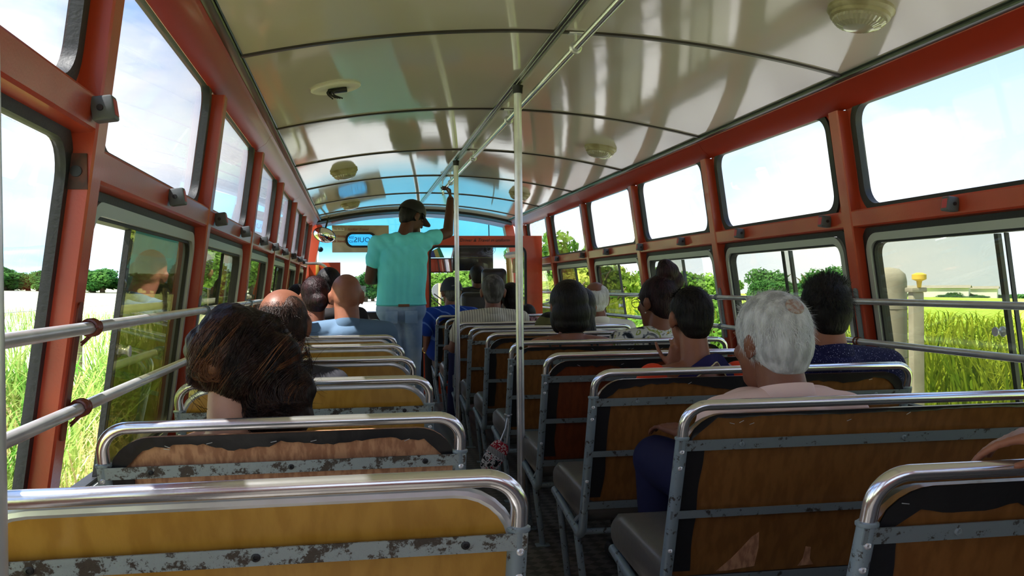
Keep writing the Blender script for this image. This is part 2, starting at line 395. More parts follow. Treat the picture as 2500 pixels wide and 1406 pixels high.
for s in (-1, 1):
    v = [(XC+s*1.04, 10.85, 1.86), (XC+s*1.27, 10.75, 1.8), (XC+s*1.36, 10.9, .0), (XC+s*1.2, 11.1, .0), (XC+s*1.12, 11.1, 1.86)]
    mb = MB(); pts = []
    for (x, y, z) in ((1.13, 10.95, 1.86), (1.24, 10.95, 1.3), (1.30, 10.95, .0)):
        for dx, dy in ((-.05, 0), (.06, 0), (.06, .16), (-.05, .16)): pts.append((XC+s*(x+dx), y+dy, z))
    f = [(3,2,1,0), (8,9,10,11)]
    for a in (0, 4):
        for k in range(4): f.append((a+k, a+(k+1) % 4, a+4+(k+1) % 4, a+4+k))
    obj('corner_pillar', mb.add(pts, f), red, wf, smooth=False)
ws = struct('window_50', 'wide two piece windscreen with a blue tinted top band', 'windscreen')
def ws_fn(x, z, d): return (x, 11.12+d, z)
for a, b in ((XC-1.14, XC+.04), (XC+.08, XC+1.14)):
    obj('pane', slab(rr_loop(a, b, .80, 1.93, .02, 3), 0, .005, ws_fn), gl_ws, ws, smooth=False)
obj('divider', MB().bbox((XC+.045, 11.10, .80), (XC+.075, 11.15, 1.95), .006), rubber, ws)
for dx in (0, .14):
    wp = obj('wiper', MB().tube([(XC+.10+dx, 11.17, 1.06-dx*.4), (XC+.46+dx, 11.18, .74)], .007, 6), dark, ws)

# ------------------------------------------------------------------ rails, poles, lamps, bell boxes
def handrail(s, z, name_label, y0, y1):
    x = XC+s*(W(z)-.022)
    o = obj('handrail', MB().tube([(x, y0, z), (x, y1, z)], .0125, 16), steel)
    tag(o, name_label, 'handrail')
    for i, y in enumerate(posts):
        if not y0 < y < y1: continue
        if s < 0 and i == 2:
            pts = []
            for k in range(60):
                a = k/60*4.2*2*PI; pts.append((x+.0158*math.cos(a), y+.005+.034*k/60, z+.0158*math.sin(a)))
            q = MB().tube(pts, .0036, 6)
            for j in range(2): q.tube([(x+.004*j, y+.02+.005*j, z-.012), (x-.010, y+.012+.006*j, z-.024-.004*j), (x-.018, y+.016, z-.030-.006*j)], .0022, 6)
            obj('wire_binding', q, wire_m, o)
        else:
            q = MB()
            for dy in (-.012, .012): q.tube([(x+.0145*math.cos(a*PI/8), y+dy, z+.0145*math.sin(a*PI/8)) for a in range(16)], .003, 6, closed=True)
            q.bbox((min(x, x+s*.026), y-.016, z-.012), (max(x, x+s*.026), y+.016, z+.012), .003)
            obj('clamp', q, wire_m if (s > 0 and i == 3) else paintsteel, o)
    return o
handrail(-1, 1.023, 'upper bright steel window rail along the left wall', -.9, 6.6)
handrail(-1, .862, 'lower bright steel window rail along the left wall', -.9, 6.6)
handrail(1, 1.023, 'upper dull steel window rail along the right wall', -.9, 10.1)
handrail(1, .862, 'lower dull steel window rail along the right wall', -.9, 10.1)

gr = obj('ceiling_rail', MB().tube([(.79, Y0+.1, 1.945), (.79, 8.15, 1.955)], .0145, 16), chrome)
tag(gr, 'long chrome grab rail hung under the ceiling beside the centre strip', 'grab rail')
for y in ribs[:-2]:
    if y > 8.2: continue
    q = MB().tube([(.79, y, 2.002), (.79, y, 1.968)], .005, 8); q.bbox((.765, y-.014, 1.996), (.83, y+.014, 2.003), .002)
    q.tube([(.79+.0185*math.cos(a*PI/8), y, 1.949+.0185*math.sin(a*PI/8)) for a in range(16)], .0055, 8, closed=True)
    obj('hanger', q, steel, gr)
q = MB().tube(fillet([(.79, 8.15, 2.0), (.79, 8.15, 1.91), (.79, 8.06, 1.91), (.79, 8.06, 1.935)], .02), .005, 8)
obj('end_hook', q, steel, gr)
def pole(x, y, z0, z1, r, label, bend=0.):
    o = obj('pole', MB().tube([(x, y, z0), (x-bend, y, z1)], r, 20), steel); tag(o, label, 'pole')
    obj('pole_socket', MB().lathe([(r*1.25, z1-.035), (r*1.35, z1-.01), (r*1.5, z1+.0)], (x-bend, y, 0), 'Z', 20), dark, o)
    obj('floor_flange', MB().lathe([(r*2.4, z0), (r*2.4, z0+.006), (r*1.3, z0+.02)], (x, y, 0), 'Z', 20), paintsteel, o)
    return o
p2 = pole(.727, 4.0, .001, 1.99, .0175, 'nearer of two floor to ceiling poles at the aisle edge')
obj('bolt', MB().lathe([(.008, 0), (.007, -.006)], (.727, 3.983, .82), 'Y', 10), dark, p2)
pole(.722, 6.45, .001, 1.99, .0165, 'farther floor to ceiling pole beside the man in the turquoise shirt')
o = obj('pole', MB().tube([(-.330, .9, 0), (-.339, .9, 1.92)], .0185, 20), steel); tag(o, 'grey steel pole at the left edge, nearest to the camera', 'pole')
obj('floor_flange', MB().lathe([(.04, .001), (.04, .006), (.024, .02)], (-.330, .9, 0), 'Z', 20), paintsteel, o)

def lamp(x, y, label, dome=True):
    z = ceil_z(x); dz = -2*.129*(x-XC)/1.1075**2
    e = empty('ceiling_lamp', (x, y, z)); e.rotation_euler = (0, -math.atan(dz), 0)
    tag(e, label, 'ceiling lamp', None)
    if dome:
        obj('lamp_base', MB().lathe([(.098, 0), (.100, -.012), (.094, -.020), (.088, -.022), (.088, -.032), (.080, -.036)], seg=40), cream_plastic, e)
        mb = MB(); v = []; n = 64; pr = [(.078, -.034), (.076, -.044), (.064, -.056), (.044, -.064), (.018, -.068)]
        for r, h in pr:
            for k in range(n): a = 2*PI*k/n; rr = r*(1+(.035 if k % 2 else 0)*(r > .03)); v.append((rr*math.cos(a), rr*math.sin(a), h))
        f = [(i*n+k, i*n+(k+1) % n, (i+1)*n+(k+1) % n, (i+1)*n+k) for i in range(4) for k in range(n)]+[tuple(4*n+k for k in range(n))]
        obj('lamp_dome', mb.add(v, f), dome_m, e, ang=10)
    else:
        obj('lamp_base', MB().lathe([(.104, 0), (.106, -.006), (.098, -.010), (.09, -.008), (.02, -.006)], seg=40), white_p, e)
        obj('bulb_holder', MB().bbox((-.035, -.02, -.024), (.045, .022, -.008), .004), dark, e)
        q = MB(); r2 = random.Random(3)
        for k in range(5):
            a = (-.03+.012*k, -.01, -.012); b = (-.05+.02*r2.random(), -.03-.02*r2.random(), -.03); c = (-.02+.01*k, -.028, -.05-.01*r2.random())
            q.tube(fillet([a, b, c], .015), .003, 6)
        obj('loose_wire', q, dark, e)
lamp(1.535, 2.56, 'fluted round ceiling lamp nearest to the camera on the right')
lamp(1.50, 5.42, 'fluted round ceiling lamp in the middle of the right side')
lamp(1.50, 8.2, 'fluted round ceiling lamp farthest away on the right')
lamp(-.068, 3.9, 'round metal ceiling lamp base without dome, wires hanging out', False)
lamp(-.065, 6.68, 'fluted round ceiling lamp behind the open lamp base on the left')
lamp(-.03, 9.35, 'fluted round ceiling lamp on the left above the standing man')

def bell(s, y, z, label, big=1.):
    x = XC+s*(W(z)+.004); e = empty('bell_push', (x, y, z)); e.rotation_euler = (0, s*math.atan(.137), 0)
    tag(e, label, 'bell push', 'grey bell push boxes on the mid rails')
    t = -s*.042
    obj('case', MB().bbox((min(0, t), -.018, -.024), (max(0, t), .020, .023), .004), boxgrey, e)
    obj('red_label', MB().box((min(t, t-s*.001), -.012, -.016), (max(t, t-s*.001), .014, .015)), redlabel, e, smooth=False)
    obj('button', MB().lathe([(.0065, -.018), (.006, -.0205)], (t*.42, 0, 0), 'Y', 14), dark, e)
for k, y in enumerate([1.86, 2.657, 3.50, 4.28, 5.13, 5.88, 6.71, 7.64, 8.5, 9.3]):
    w8 = ['beside the rearmost left post', 'over the first sliding window', 'just past the second left post'] 
    bell(-1, y, 1.352+(.092 if y < 1.9 else 0), 'grey bell push on the left mid rail ' + (w8[k] if k < 3 else 'towards the front, %s from the camera' % ['fourth','fifth','sixth','seventh','eighth','ninth','tenth'][k-3]))
for k, y in enumerate([2.70, 3.51, 4.36, 5.20, 6.0, 6.85, 7.6, 8.6, 9.7]):
    bell(1, y, 1.350, 'grey bell push on the right, %s from the camera' % ['first, biggest','second','third','fourth','fifth','sixth','seventh','eighth','ninth, smallest'][k])


# ------------------------------------------------------------------ seats
def bp(z): return (.742-z)*.345            # the back leans: its rear face further forward lower down
_cache = {}
def cm(key, build, m, name, parent, ang=40, smooth=True):
    if key not in _cache:
        me = build().mesh(name, smooth, ang); me.materials.append(m); _cache[key] = me
    o = bpy.data.objects.new(name, _cache[key]); C.objects.link(o); o.parent = parent; return o
def back_outline(hw, inset, top, bot=.385, rt=.085):
    x0, x1 = -hw+inset, hw-inset; pts = []
    k = 7
    for cx, a0 in ((x1-rt, 0), (x0+rt, PI/2)):
        for i in range(k+1):
            a = a0+PI/2*i/k; pts.append((cx+rt*math.cos(a), top-rt+rt*math.sin(a)))
    r = .02
    for cx, a0 in ((x0+r, PI), (x1-r, 1.5*PI)):
        for i in range(3):
            a = a0+PI/2*i/2; pts.append((cx+r*math.cos(a), bot+r+r*math.sin(a)))
    return pts
def extr(loop, d0, d1):
    n = len(loop); v = [(x, bp(z)+d0, z) for x, z in loop]+[(x, bp(z)+d1, z) for x, z in loop]
    return MB().add(v, [tuple(range(n)), tuple(range(2*n-1, n-1, -1))]+[(i, n+i, n+(i+1) % n, (i+1) % n) for i in range(n)])
def torn(hw, seed, depth, left=True):
    """strips of vinyl left on the rear of a bare board"""
    r = random.Random(seed); mb = MB(); n = 60; x0, x1 = -hw+.022, hw-.022; top = .800
    def arc(x):
        e = min(x-x0, x1-x); rt = .088
        return top-(rt-math.sqrt(max(rt*rt-(rt-min(e, rt))**2, 0)))
    v = []; f = []
    for i in range(n+1):
        x = x0+(x1-x0)*i/n; zt = arc(x); nz = noise.noise(Vector((x*7, seed*3.1, 0)))*.6+noise.noise(Vector((x*40, seed, 4)))*.25
        e = min(x-x0, x1-x)
        dz = max(.006, depth*(.72+nz)) + max(0, .07-e)*.9
        zb = max(min(zt-.004, top-dz), .73 if e > .03 else .70)
        for z in (zt, (zt+zb)/2, zb):
            ww = .003*noise.noise(Vector((x*18, z*18, seed)))
            v.append((x, bp(z)-.0045+ww-(.002 if z == zb else 0), z))
    for i in range(n):
        for k in range(2): f.append((i*3+k, i*3+3+k, i*3+4+k, i*3+1+k))
    o = len(v); v += [(x, y+.003, z) for x, y, z in v]; f += [tuple(q+o for q in g[::-1]) for g in f]
    mb.add(v, f)
    if left:
        v = []; f = []; m = 24
        for i in range(m+1):
            z = .725-(.725-.40)*i/m; wdt = .048+.012*noise.noise(Vector((z*9, seed, 2)))
            for x in (x0+.0, x0+wdt*.5, x0+wdt):
                v.append((x, bp(z)-.0045-(.002 if x > x0+.03 else 0)+.0015*noise.noise(Vector((x*60, z*20, seed))), z))
        for i in range(m):
            for k in range(2): f.append((i*3+k, i*3+3+k, i*3+4+k, i*3+1+k))
        o = len(v); v += [(x, y+.003, z) for x, y, z in v]; f += [tuple(q+o for q in g[::-1]) for g in f]
        mb.add(v, f)
    return mb
def seat(x0, x1, y, label, style, board, dz=0., near=False, group=None, seed=1, depth=.03):
    hw = (x1-x0)/2; key = round(hw, 3)
    e = empty('bus_seat', ((x0+x1)/2, y, dz)); tag(e, label, 'bus seat', group)
    r = .0125
    def top_rail():
        p = [(-hw+.015, bp(.72), .72), (-hw+.015, bp(.822), .822), (hw-.015, bp(.822), .822), (hw-.015, bp(.72), .72)]
        return MB().tube(fillet(p, .088, 10), r, 16)
    cm(('tr', key), top_rail, chrome, 'top_rail', e)
    for s in (-1, 1):
        xx = s*(hw-.015)
        def sf():
            p = [(xx, bp(.745), .745), (xx, bp(.255), .255), (xx, .58, .325)]
            mb = MB().tube(fillet(p, .05, 7), .0148, 14)
            mb.lathe([(.0158, 0), (.0175, .002), (.0175, .006), (.0158, .007)], (xx, bp(.742), .740), 'Z', 16)
            return mb
        fr = cm(('sf', key, s), sf, paintsteel, 'side_frame', e)
        if near:
            for z in (.712, .672, .46):
                cm(('rv', key, s, z), lambda: MB().lathe([(.0062, 0), (.0055, -.003), (.003, -.0045), (.0018, -.003)], (xx+.002*s, bp(z)-.0135, z), 'Y', 12), steel, 'rivet', fr)
        def brace(): return MB().tube([(xx-s*.004, bp(.36), .36), (xx-s*.004, .30, .268)], .008, 8)
        cm(('br', key, s), brace, paintsteel, 'brace', e)
        for i, (ly, lz) in enumerate(((.235, .262), (.50, .306))):
            def leg():
                fx = xx-s*.032
                return MB().tube([(xx, ly, lz), (fx, ly+.01, .004)], .0125, 12).bbox((fx-.03, ly-.012, 0), (fx+.03, ly+.032, .006), .002)
            cm(('lg', key, s, i), leg, paintsteel, 'leg', e)
    def bar(z, h, d, ext=.0):
        def b():
            mb = MB(); v = []; f = []
            xs = [-hw+.004, hw-.004]
            for x in xs:
                for zz, dd in ((z-h/2, d-.004), (z-h/2, d), (z+h/2, d), (z+h/2, d-.004)): v.append((x, bp(zz)+dd, zz))
            mb.add(v, [(0,1,2,3), (7,6,5,4)]+[(k, (k+1) % 4, 4+(k+1) % 4, 4+k) for k in range(4)])
            return mb
        return b
    lightstrap = strap_m if style in ('trim', 'ply') else strap_dark
    us = cm(('us', key, style in ('trim', 'ply')), bar(.727, .026, -.011), lightstrap, 'upper_strap', e, smooth=False)
    cm(('ls', key), bar(.553, .020, -.010), strap_dark, 'lower_strap', e, smooth=False)
    cm(('bs', key), bar(.372, .026, -.008), strap_dark, 'bottom_strap', e, smooth=False)
    if near:
        for fx in (-.72, 0.02, .76):
            cm(('sc', key, fx), lambda: MB().lathe([(.0065, 0), (.006, -.002), (.003, -.0028), (.0025, -.001)], (fx*hw, bp(.727)-.0148, .727), 'Y', 14), dark if style in ('trim', 'ply') else strap_dark, 'screw', us)
    cm(('bd', key, board.name), lambda: extr(back_outline(hw, .024, .800), 0, .016), board, 'back_board', e, ang=30)
    if style == 'trim':
        def tr():
            lp = [p for p in back_outline(hw, .0225, .802)]
            a = [(x, bp(z)+.006, z) for x, z in lp[:16]]
            a = [(a[0][0], bp(.40)+.006, .40)]+a+[(a[-1][0], bp(.40)+.006, .40)]
            return MB().tube(a, .0085, 8)
        cm(('tm', key), tr, steel, 'edge_trim', e)
    else:
        tv = obj('torn_vinyl', torn(hw, seed, depth), vinyl, e)
        if near:
            rr = random.Random(seed)
            for k in range(6):
                x = -hw+.05+rr.random()*(2*hw-.12); z = .775+.012*rr.random(); a = rr.uniform(-.6, .6); q = .006
                obj('staple', MB().tube([(x-q*math.cos(a), bp(z)-.0115, z-q*math.sin(a)), (x+q*math.cos(a), bp(z)-.0115, z+q*math.sin(a))], .0007, 6), steel, tv)
    def pad():
        lp = back_outline(hw, .03, .792, .41); mb = extr(lp, .0165, .050); return mb
    cm(('pd', key), pad, vinyl, 'backrest_pad', e)
    def cush():
        mb = MB(); prof = []
        pr = [(.13, .345), (.13, .405), (.16, .425), (.35, .432), (.52, .440), (.575, .428), (.60, .40), (.60, .355), (.57, .335), (.20, .30)]
        n = len(pr); v = []; xs = [-hw+.01, -hw+.03, hw-.03, hw-.01]
        for i, x in enumerate(xs):
            for yy, zz in pr:
                if i in (0, 3): yy = .36+(yy-.36)*.94; zz = .37+(zz-.37)*.72
                v.append((x, yy, zz))
        f = [tuple(range(n))[::-1], tuple(range(3*n, 4*n))]
        for i in range(3):
            for k in range(n): f.append((i*n+k, i*n+(k+1) % n, (i+1)*n+(k+1) % n, (i+1)*n+k))
        return mb.add(v, f)
    cm(('cu', key), cush, cushion_m, 'seat_cushion', e, ang=50)
    cm(('fb', key), lambda: MB().tube([(-hw+.015, .575, .322), (hw-.015, .575, .322)], .011, 10).tube([(-hw+.015, .19, .268), (hw-.015, .19, .268)], .011, 10), paintsteel, 'cross_tube', e)
    return e
Lrow = [1.255, 1.955, 2.762, 3.54, 4.33, 5.12, 5.9, 6.7, 7.5]
Rrow = [1.232, 2.0, 2.79, 3.52, 4.32, 5.11, 5.9, 6.65, 7.45, 8.3]
LX = (-.517, .236); RX = (.726, 1.842)
llab = ['yellow wooden backed double seat nearest to the camera on the left, aluminium edging',
 'double seat with bare torn plywood back behind the woman with windblown hair',
 'yellow backed double seat just beyond the windblown hair, left column',
 'yellow backed double seat with only its top curves showing, fourth on the left',
 'yellow backed double seat, fifth on the left, in front of the fourth',
 'yellow backed double seat directly behind the bald man in the blue shirt',
 'double seat one row ahead of the bald man, nearly hidden on the left',
 'double seat two rows ahead of the bald man, nearly hidden on the left',
 'foremost double seat on the left, chrome corner beside the standing man']
for i, y in enumerate(Lrow):
    st = 'ply' if i == 1 else 'trim'
    seat(LX[0], LX[1] if i else .238, y, llab[i], st, ply if i == 1 else wood_y, dz=.016 if i == 0 else 0, near=i < 4, group='double seats along the left wall', seed=11+i, depth=.034)
rlab = ['brown triple seat in the bottom right corner, vinyl torn off its top edge',
 'wide brown triple seat right behind the grey haired man in pink',
 'brown triple seat with black vinyl top behind the man in the dotted navy shirt',
 'brown triple seat behind the woman in orange and navy',
 'triple seat with peeled flaking top edge behind the woman in black straps',
 'triple seat with black top, sixth on the right from the camera',
 'brown triple seat with aluminium edging, seventh on the right',
 'triple seat directly behind the man in the striped cream shirt',
 'triple seat just ahead of the man in the striped shirt',
 'foremost triple seat behind the man in the dark blue cap']
for i, y in enumerate(Rrow):
    if i == 2: e2 = se
    st = 'trim' if i in (6, 7) else 'torn'
    se = seat(RX[0], RX[1], y, rlab[i], st, wood_r if i == 3 else wood_b, near=i < 5, group='triple seats along the right wall', seed=31+i,
         depth=[.052, .012, .040, .036, .022, .045, .03, .03, .04, .04][i])
# a seat beside the camera, its passenger's hand rests on the nearest right seat
seat(RX[0]+.25, RX[1], .44, 'seat beside the camera carrying the passenger whose hand shows at the right edge', 'torn', wood_b, group='triple seats along the right wall', seed=51)

# bare patches where the laminate of the second right seat has come off
for pts in (((.967,.492),(.972,.450),(.968,.400),(.900,.392),(.870,.392),(.905,.425),(.928,.452),(.950,.480)), ((1.098,.445),(1.112,.442),(1.114,.412),(1.126,.394),(1.085,.392),(1.096,.412))):
    q = [(x-(RX[0]+RX[1])/2, z) for x, z in pts]
    obj('bare_patch', extr(q, -.0016, .001), ply, e2, smooth=False)

# ------------------------------------------------------------------ people
def remesh(mb, name, m, parent, vox, smooth=4, base=(0,0,0), fac=.5):
    me = bpy.data.meshes.new('tmp'); me.from_pydata(mb.v, [], mb.f); me.update()
    bm = bmesh.new(); bm.from_mesh(me); bmesh.ops.recalc_face_normals(bm, faces=bm.faces[:]); bm.to_mesh(me); bm.free()
    o = bpy.data.objects.new('tmp', me); C.objects.link(o)
    r = o.modifiers.new('r', 'REMESH'); r.mode = 'VOXEL'; r.voxel_size = vox; r.use_smooth_shade = True
    if smooth:
        s = o.modifiers.new('s', 'SMOOTH'); s.iterations = smooth; s.factor = fac
    dg = bpy.context.evaluated_depsgraph_get(); dg.update()
    me2 = bpy.data.meshes.new_from_object(o.evaluated_get(dg)); bpy.data.objects.remove(o); bpy.data.meshes.remove(me)
    me2.name = name; me2.polygons.foreach_set('use_smooth', [True]*len(me2.polygons))
    b = Vector(base)
    me2.transform(Matrix.Translation(-b))
    me2.materials.clear()
    ob = link(name, me2, m, parent)
    if not parent: ob.location = b
    return ob
V = Vector
def skin(name, c, spec=.35): return mat(name, c, .48, spec=spec, bump=.06, bscale=160, var=(c[0]*.82, c[1]*.78, c[2]*.76, 1), vscale=14, vlo=.35, vhi=.7)
sk_dark = skin('dark_brown_skin', lin(92,56,42)); sk_brown = skin('brown_skin', lin(126,80,62)); sk_mid = skin('warm_brown_skin', lin(146,94,72))
sk_light = skin('light_brown_skin', lin(196,146,120))
def hairmat(name, c, v): return mat(name, c, .5, spec=.22, bump=.6, bscale=120, stretch=(1,1,.25), var=v, vscale=40, vlo=.4, vhi=.6)
h_black = hairmat('black_hair', lin(16,13,13), lin(26,20,19)); h_brown = hairmat('dark_brown_hair', lin(30,20,17), lin(52,33,26))
h_grey = hairmat('silver_grey_hair', lin(204,204,207), lin(158,157,160)); h_salt = hairmat('salt_and_pepper_hair', lin(104,100,98), lin(64,60,58))
h_white = hairmat('white_hair', lin(206,204,206), lin(176,172,172)); h_maroon = hairmat('dark_maroon_hair', lin(27,15,17), lin(46,23,27))
h_gold = hairmat('auburn_hair_tips', lin(120,76,46), lin(86,50,34)); eye_m = mat('eye_white', lin(225,220,212), .2)
eye_dark = mat('eye_iris', lin(30,20,16), .15)

def head_prims(mb, H, R, sc=1., neck_to=None, nw=1.):
    g = lambda p: H+R@(V(p)*sc)
    e = lambda p, r, q=None: mb.ell(g(p), tuple(k*sc for k in r), R@q if q else R)
    e((0,-.012,.030), (.074,.094,.084)); e((0,-.045,.0), (.062,.058,.066)); e((0,.032,-.025), (.058,.062,.090)); e((0,.046,-.082), (.042,.046,.036))
    mb.cap(g((0,.086,.012)), g((0,.108,-.026)), .008*sc, .014*sc, 10)
    e((-.014,.096,-.030), (.010,.010,.008)); e((.014,.096,-.030), (.010,.010,.008))
    e((0,.082,.032), (.050,.014,.010)); e((-.034,.070,-.018), (.022,.020,.018)); e((.034,.070,-.018), (.022,.020,.018))
    e((0,.088,-.058), (.024,.010,.0065)); e((0,.087,-.070), (.021,.010,.007))
    for s in (-1, 1):
        q = Matrix.Rotation(s*-.42, 3, 'Z')@Matrix.Rotation(-.14, 3, 'X')
        e((s*.078,-.012,-.004), (.0075,.020,.031), q)
        e((s*.084,-.020,.008), (.006,.011,.020), q); e((s*.075,-.002,-.030), (.007,.009,.010), q)
    if neck_to is not None: mb.cap(g((0,-.022,-.055)), neck_to, .052*sc*nw, .058*sc*min(nw, 1.06))
def hand_prims(mb, W_, d, up, side, curl=.4, spread=1., r=.0082):
    """W_ wrist, d along the hand, up = back of the hand, side = direction of the thumb"""
    d = V(d).normalized(); side = V(side); side = (side-d*side.dot(d)).normalized(); up = V(up); up = (up-d*up.dot(d)-side*up.dot(side)).normalized()
    W_ = V(W_)
    for k in range(4):
        o = (.5-k/3)*.058
        mb.cap(W_+side*o*.62, W_+d*.078+side*o, .0125, .0105, 10)
    for k, L in enumerate((.072, .080, .075, .058)):
        o = (.5-k/3)*.058; p = W_+d*.082+side*o; a = curl*(.7+.12*k); dd = (d+side*o*1.6*spread).normalized()
        for j, q in enumerate((.45, .32, .23)):
            ang = a*(1 if j == 0 else 1.25); dd = (dd*math.cos(ang)-up*math.sin(ang)).normalized()
            n = p+dd*L*q*1.05; mb.cap(p, n, r*(1-.08*j), r*(1-.08*(j+1)), 8); p = n
            ax = up; up2 = up
    p = W_+d*.022+side*.026-up*.004
    dd = (d*.62+side*.75-up*.25).normalized()
    for L, rr in ((.040, .0105), (.030, .0092), (.024, .008)):
        n = p+dd*L; mb.cap(p, n, rr, rr*.9, 8); p = n; dd = (dd+d*.35-up*curl*.35).normalized()
def strands(R, H, sc, n, L, wid, hair_ok, flow, lift, seed, r=(.082,.103,.094), c=(0,-.014,.03)):
    """short individual hairs standing on the hair surface"""
    rr = random.Random(seed); mb = MB()
    while n > 0:
        a = rr.uniform(0, 2*PI); t = math.acos(rr.uniform(-1, 1)); u = V((math.sin(t)*math.cos(a), math.sin(t)*math.sin(a), math.cos(t)))
        if not hair_ok(u): continue
        n -= 1
        p = V((c[0]+u.x*r[0], c[1]+u.y*r[1], c[2]+u.z*r[2]))
        f = flow(u); f = (f-u*f.dot(u)); f = f.normalized() if f.length > 1e-4 else V((0,0,-1))
        f = (f+V((rr.gauss(0,.25), rr.gauss(0,.25), rr.gauss(0,.25)))).normalized()
        l = L*rr.uniform(.6, 1.2); w = u.cross(f).normalized()*wid
        p1 = p+(f*.75+u*lift)*l*.5; p2 = p+(f*.95+u*lift*1.1)*l
        P = [H+R@(q*sc) for q in (p-u*.004-w, p-u*.004+w, p1+w*.8, p1-w*.8, p2)]
        mb.add(P, [(0,1,2,3), (3,2,4)])
    return mb
def tors(mb, J, g, wide=1., sleeve=None, loose=0.):
    """torso and sleeve capsules, g = thickness over the body"""
    P, N, S = J['P'], J['N'], J['S']; ch = P.lerp(N, .68); b = J['b']
    right = (S[1]-S[0]).normalized()
    for k in (-1, -.35, .35, 1):
        mb.cap(P+right*.072*k*b+V((0,0,.0)), ch+right*.082*k*b, .098*b+g+loose, .098*b+g)
    mb.cap(ch+right*-.06*b, N+right*-.03*b-V((0,0,.06)), .095*b+g, .062*b+g); mb.cap(ch+right*.06*b, N+right*.03*b-V((0,0,.06)), .095*b+g, .062*b+g)
    mb.ell(N+V((0,-.006,-.058)), (.088*b+g, .078*b+g, .050*b+g))
    for i in (0, 1):
        mb.cap(N-V((0,0,.030)), S[i]+V((0,0,.006)), .046*b+g, .048*b+g); mb.cap(ch+(S[i]-ch)*.35, S[i], .08*b+g, .05*b+g)
        if sleeve:
            E = J['E'][i]; q = S[i].lerp(E, min(sleeve, 1)); mb.cap(S[i], q, .050*b+g, (.044+.004)*b+g+loose*.3)
            if sleeve > 1: mb.cap(E, E.lerp(J['W'][i], sleeve-1), .042*b+g, .034*b+g)
def limbs(mb, J, hands=True):
    b = J['b']
    for i in (0, 1):
        ab = J.get('ab', b); mb.cap(J['S'][i], J['E'][i], .044*ab, .036*ab); mb.cap(J['E'][i], J['W'][i], .037*ab, .024*ab)
        mb.cap(J['Hp'][i], J['K'][i], .080*b, .054*b); mb.cap(J['K'][i], J['A'][i], .052*b, .036*b); mb.cap(J['A'][i]+V((0,0,-.01)), J['T'][i], .034, .03)
        s = -1 if i == 0 else 1
        hd = J.get('hd', {}).get(i) or (J['K'][i]-J['Hp'][i], (0,0,1), (-s,0,0), .35)
        if hands: hand_prims(mb, J['W'][i], hd[0], hd[1], hd[2], hd[3])
def trousers(mb, J, g=.014):
    b = J['b']; mb.cap(J['Hp'][0]+V((0,0,.03)), J['Hp'][1]+V((0,0,.03)), .105*b+g, .105*b+g)
    for i in (0, 1):
        mb.cap(J['Hp'][i], J['K'][i], .084*b+g, .058*b+g); mb.cap(J['K'][i], J['A'][i]+V((0,0,.02)), .056*b+g, .046*b+g)
def collar(N, H, R, m, parent, base, rad=.060, h=.036, tilt=.25, b=1., flare=.016, off=(0,0,0)):
    mb = MB(); n = 40; v = []; c = N+V((0,.004,-.012))+V(off)
    for r, dz in ((rad-.004, h), (rad+.002, h+.003), (rad+flare, -.012), (rad+flare-.004, -.016)):
        for k in range(n):
            a = 2*PI*k/n; x, y = math.sin(a)*r*b, -math.cos(a)*r*1.02*b
            drop = max(0, -math.cos(a))*0
            v.append(tuple(c+V((x, y, dz-(y+.06)*tilt*(1 if dz > 0 else .8)))-V(base)))
    f = [(i*n+k, i*n+(k+1) % n, ((i+1) % 4)*n+(k+1) % n, ((i+1) % 4)*n+k) for i in range(4) for k in range(n)]
    return obj('collar', mb.add(v, f), m, parent, ang=80)
def rotm(yaw=0, pitch=0, roll=0):           # pitch > 0 looks down, yaw > 0 turns to the left
    return Matrix.Rotation(yaw, 3, 'Z')@Matrix.Rotation(-pitch, 3, 'X')@Matrix.Rotation(roll, 3, 'Y')

def hair_cap(kind, mb, H, R, sc):
    g = lambda p: H+R@(V(p)*sc)
    e = lambda p, r: mb.ell(g(p), tuple(k*sc for k in r), R)
    if kind == 'short':
        e((0,-.018,.034), (.0795,.098,.0895)); e((0,-.050,-.002), (.070,.060,.072)); e((0,-.056,-.048), (.052,.040,.034))
    elif kind == 'full':
        e((0,-.016,.038), (.087,.104,.095)); e((0,-.048,-.004), (.080,.068,.080)); e((0,-.056,-.052), (.060,.044,.036))
    elif kind == 'sides':                       # bald on top
        e((0,-.060,.012), (.067,.052,.066)); e((.03,-.045,.03), (.050,.055,.062)); e((-.046,-.024,-.002), (.034,.06,.048)); e((.046,-.024,-.002), (.034,.06,.048)); e((0,-.056,-.048), (.052,.040,.034))
    elif kind == 'bunlow':
        e((0,-.016,.034), (.080,.100,.090)); e((0,-.050,-.004), (.072,.060,.074)); e((.018,-.118,-.018), (.036,.030,.036)); e((0,-.085,-.01), (.04,.04,.04)); e((0,-.056,-.052), (.050,.036,.032))
    elif kind == 'buntop':
        e((0,-.016,.036), (.082,.102,.092)); e((0,-.050,-.004), (.074,.062,.078)); e((.025,-.055,.142), (.056,.056,.050)); e((.06,-.06,.10), (.046,.05,.05)); e((.02,-.05,.178), (.036,.036,.026)); e((0,-.056,-.045), (.056,.04,.04))
    elif kind == 'bob':
        e((0,-.018,.034), (.090,.108,.098)); e((0,-.046,-.028), (.092,.078,.088)); e((0,-.056,-.078), (.082,.058,.052)); e((-.052,.0,-.05), (.034,.06,.07)); e((.052,.0,-.05), (.034,.06,.07))
    elif kind == 'long':
        e((0,-.016,.034), (.084,.102,.092)); e((0,-.046,-.02), (.080,.064,.080)); mb.cap(g((0,-.070,-.03)), g((-.01,-.085,-.24)), .066*sc, .045*sc); mb.cap(g((.02,-.065,-.05)), g((.05,-.08,-.22)), .05*sc, .034*sc)
OUT = []
